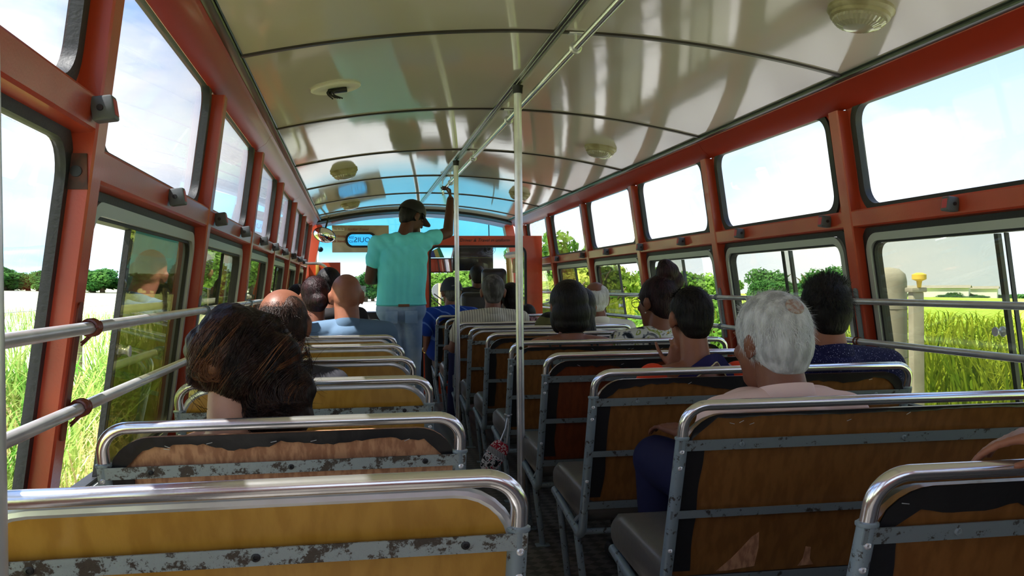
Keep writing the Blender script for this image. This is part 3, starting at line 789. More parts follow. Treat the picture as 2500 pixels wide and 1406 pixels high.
def person(label, H, yb, sk, shirt=None, hair=('short', h_black), X=None, yaw=0, pitch=.08, roll=0, sc=1.06, b=1.05, sw=.185, vox=.009, sleeve=.55,
           trouser=None, coll=None, seat_z=.43, arms=None, hands=True, st=None, J=None, cap=None, hd=None, lean=.02, collh=.036, strand=None, shirt_name='shirt', shoe=None, nk=.122, nw=1.):
    H = V(H); R = rotm(yaw, pitch, roll)
    if J is None:
        X = H.x if X is None else X
        N = V((X+(H.x-X)*.75, H.y-.050, H.z-nk*sc)); P = V((X, yb+.285, seat_z+.085)); J = dict(N=N, P=P, b=b)
        J['S'] = [N+V((-sw, .012, -.066)), N+V((sw, .012, -.066))]
        J['Hp'] = [P+V((-.085,.02,-.005)), P+V((.085,.02,-.005))]
        J['K'] = [P+V((-.12,.335,.03)), P+V((.12,.335,.03))]; J['A'] = [V((X-.12, yb+.60, .085)), V((X+.12, yb+.60, .085))]
        J['T'] = [a+V((0,.13,-.05)) for a in J['A']]
        J['E'] = [J['S'][0]+V((-.035,.08,-.215)), J['S'][1]+V((.035,.08,-.215))]
        J['W'] = [J['K'][0]+V((.03,-.13,.085)), J['K'][1]+V((-.03,-.13,.085))]
        if arms:
            for k, val in arms.items():
                a, i = k[0], int(k[1]); J[a] = list(J[a]); J[a][i] = V(val)
    J['hd'] = hd or {}
    base = V((J['P'].x, J['P'].y, 0))
    body = MB(); head_prims(body, H, R, sc, J['N']+V((0,.0,-.03)), nw)
    Jb = dict(J); tors(body, J, -.004, sleeve=None); limbs(body, J, hands); body.cap(J['Hp'][0], J['Hp'][1], .10*b, .10*b)
    o = remesh(body, 'person', sk, None, vox, 3, base); tag(o, label, 'person')
    g = lambda p: H+R@(V(p)*sc)
    for s in (-1, 1):
        ey = obj('eye', MB().ell(g((s*.031,.0695,.012))-base, (.0105*sc,)*3, R, 12, 8), eye_m, o)
        obj('iris', MB().ell(g((s*.031,.0785,.012))-base, (.0052*sc,.003*sc,.0052*sc), R, 10, 6), eye_dark, ey)
    if shirt:
        mb = MB(); tors(mb, J, .010, sleeve=sleeve, loose=.012)
        q = remesh(mb, shirt_name, shirt, o, vox, 5, base)
    if trouser:
        mb = MB(); trousers(mb, J); remesh(mb, 'trousers', trouser, o, vox*1.2, 4, base)
    for i in (0, 1):
        mb = MB(); a, t = J['A'][i], J['T'][i]; z = .0
        mb.cap(V((a.x, a.y-.03, .042)), V((t.x, t.y+.03, .036)), .040, .036); mb.cap(V((a.x, a.y, .05)), V((a.x, a.y, .09)), .044, .042)
        mb2 = MB(); mb2.v = [(x, y, max(zz, .004)) for x, y, zz in mb.v]; mb2.f = mb.f
        obj('shoe', MB().add([V(p)-base for p in mb2.v], mb2.f), shoe or dark, o)
    if hair:
        mb = MB(); hair_cap(hair[0], mb, H, R, sc); hr = remesh(mb, 'hair', hair[1], o, .007, 2, base)
        if strand:
            n, L, wd, ok, flow, lift = strand
            q = strands(R, H, sc, n, L, wd, ok, flow, lift, int(abs(H.x*1000)))
            q.v = [tuple(V(p)-base) for p in q.v]; tag(obj('hair_strands', q, hair[2] if len(hair) > 2 else hair[1], o), kind='stuff')
    if coll: collar(J['N'], H, R, coll, o, base, h=collh, b=b)
    OUT.append((o, base, J, H, R, sc)); return o, base, J, R
back_hair = lambda u: not (u.y > .35 and u.z < .55) and u.z > -.75
down = lambda u: V((0,-.15,-1))
dn_back = lambda u: V((u.x*.2, -.9, -.6)) if u.z > .55 else V((0,-.2,-1))
denim = mat('blue_denim', lin(124,152,188), .8, spec=.2, var=lin(180,198,216), vscale=5, vlo=.45, vhi=.7, bump=.25, bscale=14)
navy_tr = mat('navy_trousers', lin(34,34,66), .75, spec=.2, bump=.2, bscale=12)
dark_tr = mat('dark_trousers', lin(36,34,36), .8, spec=.2, bump=.2, bscale=12)
beige_tr = mat('khaki_trousers', lin(120,104,82), .8, spec=.2, bump=.2, bscale=12)

# --- the standing man ---
def standing():
    H = V((.478, 7.56, 1.668)); J = dict(b=1.08, ab=1.30)
    J['P'] = V((.378, 7.52, 1.00)); J['N'] = V((.405, 7.50, 1.522)); J['S'] = [V((.180,7.48,1.448)), V((.555,7.50,1.470))]
    J['E'] = [V((.128,7.50,1.160)), V((.775,7.58,1.545))]; J['W'] = [V((.27,7.72,1.150)), V((.822,7.80,1.842))]
    J['Hp'] = [V((.295,7.53,.94)), V((.462,7.53,.94))]; J['K'] = [V((.325,7.56,.50)), V((.475,7.58,.50))]
    J['A'] = [V((.315,7.52,.09)), V((.475,7.55,.09))]; J['T'] = [V((.30,7.66,.04)), V((.50,7.68,.04))]
    hd = {0: ((.9,.4,.0), (0,0,1), (.2,1,.3), .5), 1: ((-.05,.0,1), (1,0,0), (0,-1,0), 1.25)}
    shirt = mat('turquoise_cotton', lin(120,234,238), .8, spec=.15, bump=.3, bscale=9, var=lin(114,228,232), vscale=6)
    o, base, J, R = person('person standing in the aisle in turquoise t-shirt and black cap, holding the ceiling rail', H, 0, sk_dark,
        None, ('short', h_black), yaw=-.95, pitch=.42, roll=.0, sc=1.1, vox=.007, J=J, hd=hd, shoe=white_p)
    # loose t-shirt hanging to the hips, folds running from the raised shoulder
    mb = MB(); tors(mb, J, .012, sleeve=.50, loose=.012)
    for k in (-1, -.4, .4, 1): mb.cap(J['P']+V((.084*k, -.005, -.03)), J['P']+V((.074*k, 0, .12)), .128, .108)
    mb.cap(J['S'][1], J['S'][1].lerp(J['E'][1], .42), .062, .068); mb.cap(J['S'][0], J['S'][0].lerp(J['E'][0], .50), .060, .066)
    mb.cap(J['S'][1]+V((-.04,0,-.10)), J['S'][1]+V((.03,0,-.02)), .07, .06)
    sh = remesh(mb, 't_shirt', shirt, o, .007, 6, base)
    for v in sh.data.vertices:
        p = v.co+base; t = (p.x-.2)*.8+(p.z-1.0)*1.0; q = (p.z-1.0)
        w = math.sin((p.x*1.4+p.z*.75)*46+2.2*math.sin(p.z*9))*.0035*max(0, min(1, (p.z-.95)*3))
        w += .004*noise.noise(V((p.x*9, p.y*9, p.z*14)))
        v.co += v.normal*w
        if p.z < .955: v.co.z = .955+(p.z-.955)*.25-base.z
    J2 = dict(J); J2['Hp'] = [h-V((0,0,.06)) for h in J['Hp']]; mb = MB(); trousers(mb, J2, .010); tr = remesh(mb, 'jeans', denim, o, .009, 4, base)
    obj('belt', MB().bbox((J['P'].x-.03-base.x, 7.37-base.y, .935), (J['P'].x+.06-base.x, 7.376-base.y, .957), .002), mat('tan_leather', lin(120,76,48), .6), tr)
    for dx in (-.085, .075):
        obj('back_pocket', MB().bbox((J['P'].x+dx-.05-base.x, 7.388-base.y, .80), (J['P'].x+dx+.05-base.x, 7.394-base.y, .90), .002), denim, tr)
    # cap with its peak pointing where he looks
    g = lambda p: H+R@(V(p)*1.1)-base
    mb = MB(); n = 28; v = []
    for i in range(9):
        t = i/8*PI/2
        for k in range(n):
            a = 2*PI*k/n; v.append(tuple(g((.092*math.cos(t)*math.cos(a), -.014+.113*math.cos(t)*math.sin(a), .030+.106*math.sin(t)+(.010 if math.sin(a) > 0 else -.004)*math.cos(t)))))
    f = [(i*n+k, i*n+(k+1) % n, (i+1)*n+(k+1) % n, (i+1)*n+k) for i in range(8) for k in range(n)]
    cp = obj('cap', mb.add(v, f), dark, o)
    mb = MB(); v = []
    for z in (.034, .028):
        for i in range(13):
            a = PI*(.12+.76*i/12); 
            for r in (.98, 1.72): v.append(tuple(g((.090*math.cos(a)*(1 if r < 1 else .95), -.012+.110*math.sin(a)*r*(.99 if r < 1 else 1), z-(.022 if r > 1 else 0)))))
    f = []
    for l in (0, 26):
        for i in range(12): f.append((l+2*i, l+2*i+1, l+2*i+3, l+2*i+2))
    for i in range(12): f += [(2*i+1, 2*i+3, 26+2*i+3, 26+2*i+1), (2*i, 26+2*i, 26+2*i+2, 2*i+2)]
    obj('cap_peak', mb.add(v, f), dark, cp)
standing()

# --- left column ---
def windblown():
    H = V((-.268, 2.135, .934)); aqua = mat('aqua_strap_top', lin(96,206,216), .7, spec=.2)
    o, base, J, R = person('person with long windblown brown hair and a thin silver necklace on the second left seat', H, 1.955, sk_light, None, None, X=-.265, nk=.150,
        yaw=-.25, pitch=.1, roll=-.1, sc=1.04, b=.92, sw=.165, sleeve=None, trouser=denim, vox=.008)
    # hair mass: crown and a wide sweep to the right
    e = MB(); P = lambda x, y, z: V((H.x+.036+x, H.y+y, H.z+z))
    rr = random.Random(5)
    e.ell(P(-.036,-.010,.036), (.093,.110,.096)); e.ell(P(-.084,-.006,.030), (.056,.090,.068)); e.ell(P(.006,-.005,.024), (.092,.105,.088)); e.ell(P(-.006,-.045,.0), (.092,.075,.085))
    e.ell(P(-.062,-.050,.0), (.055,.050,.058)); e.ell(P(-.098,-.045,-.002), (.036,.04,.034)); e.ell(P(.055,-.055,-.005), (.064,.060,.080))
    e.ell(P(.070,-.060,-.080), (.070,.055,.062)); e.ell(P(.085,-.055,-.120), (.062,.048,.042)); e.ell(P(.042,-.06,-.075), (.05,.05,.05)); e.ell(P(.108,-.05,-.07), (.038,.045,.06)); e.ell(P(.03,-.06,-.118), (.045,.04,.036))
    hm = remesh(e, 'hair', mat('windblown_brown_hair', lin(26,17,14), .5, spec=.2, bump=.7, bscale=70, stretch=(1,1,.3), var=lin(52,32,24), vscale=26, vlo=.45, vhi=.65), o, .006, 3, base)
    for v in hm.data.vertices:
        q = v.co; v.co += v.normal*(.010*noise.noise(q*16)+.005*noise.noise(V((q.x*60+q.z*40, q.y*30, q.z*30))))
    # locks: ribbons that leave the crown and sweep over the mass
    def inside(x, z, k=1.05): return (((x-.004)/.138)**2+((z+.022)/.142)**2 < k) and (x > -.012 or z > -.030-.42*(x+.13)-.02*k)
    def tubes(lst, r0, rr):
        mb = MB()
        for pts in lst:
            k = len(pts); w = r0*rr.uniform(.6, 1.2)
            if k > 3: mb.tube(pts, [w*(1-.8*i/(k-1)) for i in range(k)], 4, False)
        return mb
    from mathutils.bvhtree import BVHTree
    bv = BVHTree.FromPolygons([v.co.copy() for v in hm.data.vertices], [tuple(q.vertices) for q in hm.data.polygons]); o0 = P(0,0,0)-base
    def surf(x, z, lift):                    # rear surface of the hair mass
        h = bv.ray_cast(V((o0.x+x, o0.y-.4, o0.z+z)), V((0,1,0)))[0]
        return (h.y-o0.y if h else -.03)-lift
    def flow(x, z, ph):                      # the wind drags the lengths down and across, the lower curls swing to the right
        up = -2.25-.35*max(-1, min(1, -x/.1))*-1+.25*math.sin(ph+z*22)
        lo = -.35+.9*math.sin(ph*1.7+x*30)
        k = max(0, min(1, (-.035-z)/.06))*max(0, min(1, (x+.03)/.05)); return up*(1-k)+lo*k
    def lock(rr, n, x0, z0, st, steps, lift, lim, spread, ph):
        out = []
        for _ in range(n):
            x, z = x0+rr.gauss(0, spread), z0+rr.gauss(0, spread); l = lift+rr.uniform(0, .005); d = rr.gauss(0, .07); pts = []
            for i in range(steps):
                if not inside(x, z, lim): break
                a = flow(x, z, ph)+d; pts.append(P(x, surf(x, z, l*(.25+min(i, 5)*.15)), z)-base); x += st*math.cos(a); z += st*math.sin(a)
            out.append(pts)
        return out
    def many(seed, m, n, lift, lim, spread, r0, xr, zr):
        rr = random.Random(seed); lst = []
        for _ in range(m):
            lst += lock(rr, n, rr.uniform(*xr), rr.uniform(*zr), rr.uniform(.008, .013), 14, rr.uniform(.001, lift), rr.uniform(.94, lim), spread, rr.uniform(0, 6.3))
        return tubes(lst, r0, rr)
    tag(obj('hair_locks', many(1, 130, 16, .012, 1.06, .006, .0010, (-.12, .14), (-.15, .115)), h_brown, hm), kind='stuff')
    tag(obj('hair_locks', many(2, 60, 16, .010, 1.08, .006, .0010, (.0, .14), (-.16, -.02)), h_brown, hm), kind='stuff')
    tag(obj('sunlit_brown_locks', many(5, 100, 14, .012, 1.10, .006, .0010, (-.14, -.02), (-.06, .10)), mat('sunlit_brown_hair', lin(84,54,40), .45, spec=.35), hm), 'brown locks coloured lighter for the sun on that side', kind='stuff')  # sunlight on the left of the hair is put into this lighter brown
    tag(obj('auburn_locks', many(3, 44, 8, .014, 1.12, .005, .0008, (-.12, .13), (-.14, .10)), h_gold, hm), 'auburn and golden locks', kind='stuff')
    rr = random.Random(9); lst = []
    for _ in range(150):
        t = rr.uniform(-1.3, 3.9) if rr.random() < .6 else rr.uniform(-1.2, .6); x, z = .004+.130*math.cos(t), -.022+.134*math.sin(t); a = t+PI/2*(1 if rr.random() < .6 else -1)+rr.uniform(-.2, .5); c = rr.uniform(-.16, .16); yy = -rr.uniform(.0, .07); pts = []
        for i in range(9): pts.append(P(x, yy, z)-base); x += .0085*math.cos(a); z = max(z+.0085*math.sin(a), -.165); a += c
        lst.append(pts)
    tag(obj('flyaway_hairs', tubes(lst, .0006, rr), h_brown, hm), kind='stuff')
    tp = MB(); Q, N = J['P'], J['N']; ch = Q.lerp(N, .50)
    for k in (-1, -.35, .35, 1): tp.cap(Q+V((.066*k,0,0)), ch+V((.07*k,0,0)), .104, .098)
    remesh(tp, 'tank_top', aqua, o, .009, 4, base)
    for x in (-.105, .095): obj('strap', MB().tube([p-base for p in fillet([N+V((x*.95,-.10,-.20)), N+V((x,-.096,-.10)), N+V((x,-.05,-.035)), N+V((x,.06,-.05)), N+V((x*.9,.10,-.15))], .04)], .009, 8), aqua, o)
    # curled auburn knot at the left
    kb = MB(); kb.ell(P(-.058,-.100,-.004), (.036,.018,.024)); kb.ell(P(-.080,-.086,-.016), (.026,.022,.020))
    kn = remesh(kb, 'hair_knot', h_gold, hm, .005, 2, base); tag(kn, 'auburn curl of hair')
    r5 = random.Random(15); cb = MB()
    for _ in range(260):
        q0 = r5.uniform(0, 2*PI); tl = r5.uniform(-.7, .7); L5 = r5.uniform(.8, 2.4); pts = []; cx = r5.uniform(-.078, -.058); rx, rz = r5.uniform(.016, .040), r5.uniform(.012, .027)
        for i in range(9):
            a = q0+L5*i/8; pts.append(P(cx+rx*math.cos(a), -.098-.020*math.sin(max(0, min(1, 1-(rx/.045)))*1.5)-r5.uniform(0,.002), -.008+rz*math.sin(a)+tl*rx*math.cos(a)*.5)-base)
        cb.tube(pts, [.0010*(1-.07*i) for i in range(9)], 4, False)
    tag(obj('knot_strands', cb, h_brown if False else mat('brown_curl', lin(96,60,38), .5, spec=.25), kn), kind='stuff')
    pts = []
    for k in range(40):
        a = 2*PI*k/40; pts.append(J['N']+V((.067*math.sin(a), .008-.070*math.cos(a), .012+.016*math.cos(a)))-base)
    obj('necklace', MB().tube(pts, .0016, 6, closed=True), steel, o)
windblown()
blue_chambray = wave_mat('blue_chambray', lin(96,120,144), lin(82,106,132), 160, 'DIAGONAL', rough=.85)
white_top = mat('white_cotton', lin(225,215,210), .8, spec=.2)
pers = person
side_ok = lambda u: u.z < .42 and not (u.y > .3) and u.z > -.7
pers('balding person with brown scalp and dark side hair on the third left seat', (-.218, 2.935, .978), 2.762, sk_brown, mat('charcoal_shirt', lin(40,40,48), .8), ('sides', h_brown, h_brown), yaw=-.2, pitch=.12, sc=1.02, sw=.15, b=.95,
     trouser=dark_tr, coll=None, strand=(2500, .022, .0006, side_ok, down, .25))
pers('person with dark hair pinned in a low bun, white top, by the left windows', (-.222, 5.38, 1.035), 5.12, sk_brown, white_top, ('bunlow', h_maroon, h_maroon), X=-.26, yaw=.1, sc=1.06, b=.95, sw=.165, trouser=dark_tr,
     strand=(1200, .03, .0006, back_hair, lambda u: V((.2,-1,-.1)), .08))
pers('bald person in a blue chambray shirt seated at the aisle on the left', (-.044, 5.29, 1.040), 5.12, sk_mid, blue_chambray, None, X=-.02, yaw=0, sc=1.16, b=1.16, sw=.215, trouser=dark_tr, coll=blue_chambray, nw=1.22)
pers('person with only a dark head top showing beside the bald man', (-.163, 6.08, 1.10), 5.9, sk_brown, dark_tr, ('short', h_black), X=-.14, trouser=dark_tr)
pers('person half hidden by the left windows beyond the low bun', (-.36, 6.08, 1.0), 5.9, sk_mid, white_top, ('short', h_black), X=-.31, sc=1.0, b=.8, sw=.12, trouser=dark_tr)

# --- right column ---
pink = mat('pale_pink_cotton', lin(228,196,190), .85, spec=.12, bump=.12, bscale=16)
grey_ok = lambda u: not (u.y > .45 and u.z < .6) and u.z > -.72 and not ((u-V((-.10,-.84,.50))).length < .36 and rnd.random() < .5)
pers('silver haired person in a pale pink kurta on the second right seat', (1.034, 2.155, .947), 2.0, sk_brown, pink, ('full', h_grey, mat('silver_strands', lin(214,214,218), .5)), X=1.105, yaw=.32, pitch=.10, sc=1.0, b=1.06, sw=.165, nw=1.15,
     trouser=navy_tr, coll=pink, collh=.042, vox=.007, sleeve=.9, arms={'E0': (.96, 2.40, .62), 'W0': (.95, 2.55, .66), 'K0': (.905, 2.66, .565), 'A0': (.93, 2.68, .085), 'T0': (.92, 2.80, .04)},
     strand=(7000, .026, .00065, grey_ok, dn_back, .22))
dots = multi_mat('navy_dotted', ((0, lin(24,24,66)), (.735, lin(140,140,180))), 300, det=0, dist=0)
pers('dark haired person in a navy shirt with tiny white dots by the right window', (1.617, 2.945, .995), 2.79, sk_mid, dots, ('short', h_black, h_black), X=1.60, yaw=-.12, sc=1.06, b=1.12, sw=.215, trouser=dark_tr, coll=dots, collh=.034, vox=.008,
     strand=(3500, .024, .0006, back_hair, lambda u: V((.3,.4,.6)) if u.z > .5 else V((0,-.1,-1)), .55))
def scalp():
    o, base, J, H, R, sc = OUT[-2]
    u = V((-.10,-.84,.50)).normalized(); c = V((u.x*.084, -.016+u.y*.101, .038+u.z*.092))
    q = MB().ell(H+R@(c*sc)-base, (.026,.022,.006), R@u.to_track_quat('Z', 'Y').to_matrix(), 20, 12)
    obj('scalp_patch', q, mat('brown_scalp', lin(146,112,100), .6, var=lin(166,158,156), vscale=110), o)
scalp()
def orange_woman():
    H = V((1.127, 2.955, .980)); org = mat('orange_red_cotton', lin(222,70,40), .8, spec=.15, bump=.15, bscale=14); nav = mat('navy_border', lin(38,34,76), .8, spec=.15)
    o, base, J, R = person('dark haired person in an orange dress with broad navy neckline, hand raised to the chin', H, 2.79, sk_mid, None, ('short', h_black, h_black), X=1.14, yaw=.06, pitch=.05, sc=.90, b=.86, sw=.15, vox=.007, sleeve=.6,
        trouser=dark_tr, nk=.150, arms={'E0': (.985, 3.10, .66), 'W0': (1.085, 3.00, .795)}, hd={0: ((.25,-.05,1), (-.3,-1,.1), (-1,.2,.1), 1.5)},
        strand=(2500, .028, .0006, back_hair, dn_back, .12))
    # open back: the dress covers the lower back and the shoulders, a navy band runs over the nape
    N, P0 = J['N'], J['P']; ch = P0.lerp(N, .42); mb = MB()
    for k in (-1, -.35, .35, 1): mb.cap(P0+V((.065*k,0,0)), ch+V((.07*k,0,0)), .104, .098)
    for i in (0, 1): mb.cap(J['S'][i]+V((0,0,.002)), J['S'][i].lerp(J['E'][i], .6), .056, .052); mb.cap(J['S'][i], ch, .050, .07)
    remesh(mb, 'dress', org, o, .007, 4, base)
    path = fillet([N+V((-.135,-.060,-.105)), N+V((-.075,-.088,-.055)), N+V((.020,-.082,.006)), N+V((.060,-.050,.012)), N+V((.098,-.045,-.045)), N+V((.12,-.04,-.10))], .04, 5); n = len(path)-1; v = []
    for i, p in enumerate(path):
        t = (path[min(i+1, n)]-path[max(i-1, 0)]).normalized(); w_ = V((-t.z, 0, t.x)); w_ = w_ if w_.z > 0 else -w_
        for q in (-.017, .017): v.append(tuple(p+w_*q+V((0, .012 if q > 0 else -.004, 0))-base))
    f = [(2*i, 2*i+1, 2*i+3, 2*i+2) for i in range(n)]; m = len(v)
    v += [(a, b+.005, c) for a, b, c in v]; f += [tuple(q+m for q in g[::-1]) for g in f]+[(2*i, 2*i+2, m+2*i+2, m+2*i) for i in range(n)]+[(2*i+1, m+2*i+1, m+2*i+3, 2*i+3) for i in range(n)]
    nb = obj('neckline_band', MB().add(v, f), nav, o)
    obj('gold_piping', MB().tube([v[2*i] for i in range(n+1)], .0022, 6), mat('pale_gold_piping', lin(210,190,140), .6), nb)
    W_ = J['W'][0]-base
    obj('bangle', MB().tube([W_+V((.027*math.cos(a*PI/10), .027*math.sin(a*PI/10), -.010)) for a in range(20)], .005, 8, closed=True), mat('gold', (.75,.55,.2,1), .3, metal=1), o)
    for s in (-1, 1): obj('earring', MB().ell(H+R@V((s*.084,-.006,-.046))-base, (.004,.004,.004)), mat('gold_stud', (.75,.55,.2,1), .3, metal=1), o)
orange_woman()
def tank():
    H = V((1.062, 4.475, .985)); blk = mat('black_tank_top', lin(20,20,22), .8)
    o, base, J, R = person('person with thick dark bobbed hair and bare shoulders under thin black straps', H, 4.32, sk_mid, None, ('bob', h_black, h_black), X=1.075, yaw=.05, sc=1.08, b=1.0, sw=.175, trouser=dark_tr, vox=.008,
        strand=(1600, .04, .0006, back_hair, down, .06))
    mb = MB(); P, N = J['P'], J['N']; ch = P.lerp(N, .45)
    for k in (-1, -.35, .35, 1): mb.cap(P+V((.072*k,0,0)), ch+V((.08*k,0,0)), .112, .106)
    remesh(mb, 'tank_top', blk, o, .009, 4, base)
    for x in (-.125, -.075, .085, .115):
        pts = [N+V((x*.95, -.112, -.19)), N+V((x, -.110, -.12)), N+V((x, -.078, -.050)), N+V((x, .0, -.018)), N+V((x, .08, -.05)), N+V((x*.9, .115, -.13))]
        obj('strap', MB().tube(fillet(pts, .04), .0055, 8), blk, o)
    obj('neck_cord', MB().tube([N+V((.063*math.sin(a*PI/16), .004-.064*math.cos(a*PI/16), .000+.012*math.cos(a*PI/16))) -base+V((0,0,0)) for a in range(32)], .0014, 6, closed=True), dark, o)
    for c in o.children:
        if c.name.startswith('strap'): c.data.transform(Matrix.Translation(-base))
tank()
leafy = multi_mat('leafy_print', ((0, lin(40,44,48)), (.40, lin(120,122,128)), (.46, lin(206,204,196)), (.58, lin(150,160,84)), (.63, lin(206,204,196)), (.70, lin(50,54,50))), 11, det=3, dist=1.6)
def bun_woman():
    o, base, J, R = person('person with a big reddish dark top bun and glasses, blouse with a leafy print', (1.535, 4.49, 1.000), 4.32, sk_brown, leafy, ('buntop', h_maroon, h_maroon), X=1.52, yaw=.45, pitch=.08, sc=1.10, b=1.14, sw=.205, trouser=dark_tr,
        strand=(2000, .022, .0006, back_hair, lambda u: V((.1,-.3,1)), .18))
    H = V((1.535, 4.49, 1.0)); g = lambda p: H+R@(V(p)*1.1)-base
    mb = MB()
    for s in (-1, 1):
        mb.tube([g((s*.034+.026*math.cos(a*PI/10), .108, .008+.020*math.sin(a*PI/10))) for a in range(20)], .0018, 6, closed=True)
        mb.tube([g((s*.060, .106, .010)), g((s*.082, .05, .012)), g((s*.086, -.005, .006))], .0018, 6)
    mb.tube([g((-.008,.11,.012)), g((.008,.11,.012))], .0018, 6); obj('glasses', mb, dark, o)
    for s in (-1, 1): obj('earring', MB().ell(g((s*.084,-.006,-.042)), (.004,.004,.004)), steel, o)
bun_woman()
pers('person with long black hair hanging over a pale top, beside the white haired man', (1.33, 5.27, .955), 5.11, sk_brown, white_top, ('long', h_black), X=1.33, yaw=-.1, sc=1.04, b=.95, sw=.17, trouser=dark_tr)
pers('white haired person with brown crown and white shirt near the right windows', (1.635, 6.07, .99), 5.9, sk_brown, white_top, ('sides', h_white, h_white), X=1.68, yaw=-.15, pitch=.1, sc=1.1, b=1.1, sw=.20, trouser=dark_tr, coll=white_top)
cream_stripe = wave_mat('cream_striped_shirt', lin(200,192,172), lin(112,106,96), 17, 'X', .86, .93)
pers('person with cropped grey hair in a cream pinstriped shirt at the aisle', (1.043, 6.87, 1.045), 6.65, sk_brown, cream_stripe, ('short', h_salt, h_salt), X=.99, yaw=-.1, sc=1.14, b=1.18, sw=.22, trouser=navy_tr, coll=cream_stripe,
     arms={'E0': (.735, 6.86, .63), 'W0': (.80, 7.0, .60), 'K0': (.79, 7.02, .55), 'A0': (.76, 7.0, .085), 'T0': (.74, 7.13, .04)}, strand=(1500, .012, .0006, back_hair, down, .2))
pers('person with short black hair and a dark red patterned collar beside the striped shirt', (1.205, 7.0, .985), 6.65, sk_dark, multi_mat('red_patterned', ((0, lin(60,24,30)), (.5, lin(150,110,110))), 60), ('short', h_black), X=1.25, sc=1.12, trouser=dark_tr)
royal = wave_mat('royal_blue_striped', lin(26,58,142), lin(90,120,190), 5, 'DIAGONAL', .93, .97)
def capman():
    H = V((.888, 8.46, 1.035))
    o, base, J, R = person('person in a dark blue baseball cap and royal blue shirt near the front', H, 8.3, sk_brown, royal, ('short', h_salt), X=.86, yaw=.2, sc=1.12, b=1.12, sw=.215, trouser=dark_tr, coll=royal, sleeve=.8,
        arms={'E0': (.66, 8.42, .66), 'W0': (.66, 8.58, .50)})
    g = lambda p: H+R@(V(p)*1.12)-base; m = mat('dark_blue_cap', lin(22,28,46), .7)
    mb = MB(); n = 24; v = []
    for i in range(8):
        t = i/7*PI/2
        for k in range(n):
            a = 2*PI*k/n; v.append(tuple(g((.093*math.cos(t)*math.cos(a), -.016+.114*math.cos(t)*math.sin(a), .012+.122*math.sin(t)))))
    cp = obj('cap', mb.add(v, [(i*n+k, i*n+(k+1) % n, (i+1)*n+(k+1) % n, (i+1)*n+k) for i in range(7) for k in range(n)]), m, o)
    obj('cap_peak', MB().bbox(tuple(min(a, b) for a, b in zip(g((-.06,.09,.022)), g((.06,.165,.03)))), tuple(max(a, b) for a, b in zip(g((-.06,.09,.022)), g((.06,.165,.03)))), .004), m, cp)
    obj('cap_strap', MB().tube([g((.05*math.cos(a), -.016-.117*math.sin(a)*1.0, .022+.03*math.sin(a))) for a in [PI*.2+PI*.6*i/8 for i in range(9)]], .006, 6), mat('grey_strap', lin(90,94,104), .7), cp)
    W_ = J['W'][0]-base; obj('watch', MB().tube([W_+V((.028*math.cos(a*PI/8), .02+.008*math.sin(a*PI/8), .028*math.sin(a*PI/8))) for a in range(16)], .006, 6, closed=True), mat('gold_watch', (.8,.62,.15,1), .3, metal=1), o)
capman()
def olive():
    H = V((1.30, 6.06, .79)); olv = mat('olive_cap_cloth', lin(88,84,40), .8)
    o, base, J, R = person('person slumped low with an olive green cap just above the seat rail', H, 5.9, sk_brown, dark_tr, ('short', h_black), X=1.25, pitch=.3, sc=1.0, b=.9, sw=.15, trouser=dark_tr, seat_z=.40)
    mb = MB(); n = 24; v = []
    for i in range(8):
        t = i/7*PI/2
        for k in range(n):
            a = 2*PI*k/n; v.append(tuple(H+R@V((.10*math.cos(t)*math.cos(a), -.01+.115*math.cos(t)*math.sin(a), .01+.105*math.sin(t)))-base))
    obj('cap', mb.add(v, [(i*n+k, i*n+(k+1) % n, (i+1)*n+(k+1) % n, (i+1)*n+k) for i in range(7) for k in range(n)]), olv, o)
olive()
pers('small person by the front right window holding the lower window rail', (1.63, 8.55, .80), 8.3, sk_light, dark_tr, ('short', h_black), X=1.60, sc=.98, b=.8, sw=.14, trouser=dark_tr, seat_z=.40,
     arms={'E1': (1.86, 8.62, .70), 'W1': (1.925, 8.60, .80)}, hd={1: ((.25,.1,1), (-1,0,.2), (0,1,0), 1.0)})
pers('person at the right edge with one brown hand resting over the nearest seat rail', (1.40, .62, 1.02), .44, sk_mid, dark_tr, ('short', h_black), X=1.40, sc=1.08, trouser=dark_tr, vox=.007,
     arms={'E0': (1.12, .86, .80), 'W0': (1.046, 1.168, .874)}, hd={0: ((-.80,.62,-.10), (-.1,.0,1), (-.55,-.7,0), .38)})
pers('person driving behind the orange partition, black jacket, seen as a silhouette', (1.375, 10.25, 1.20), 9.95, sk_dark, dark, ('short', h_black), X=1.34, sc=1.1, b=1.2, sw=.22, trouser=dark_tr, seat_z=.5,
     arms={'E0': (1.03,10.40,.80), 'W0': (1.12,10.68,.86), 'E1': (1.55,10.40,.80), 'W1': (1.46,10.68,.86)})

# ------------------------------------------------------------------ front of the bus
def xz(y0): return lambda x, z, d: (x, y0+d, z)
def text(parent, s, loc, size, m, mirror=False, shear=0., rot=0., name='lettering', align='CENTER'):
    cu = bpy.data.curves.new('t', 'FONT'); cu.body = s; cu.size = size; cu.extrude = .0006; cu.align_x = align; cu.align_y = 'CENTER'; cu.shear = shear; cu.resolution_u = 3
    o = bpy.data.objects.new('t', cu); C.objects.link(o); dg = bpy.context.evaluated_depsgraph_get(); dg.update()
    me = bpy.data.meshes.new_from_object(o.evaluated_get(dg)); bpy.data.objects.remove(o); bpy.data.curves.remove(cu)
    mm = Matrix.Translation(loc)@Matrix.Rotation(rot, 4, 'Y')@Matrix.Rotation(PI/2, 4, 'X')@Matrix.Diagonal((-1 if mirror else 1, 1, 1, 1))
    me.transform(mm)
    if mirror: me.flip_normals()
    me.materials.clear(); return link(name, me, m, parent)
bk = empty('driver_partition', (0, 0, 0)); tag(bk, 'orange partition with a big window opening behind the driver on the right', 'partition')
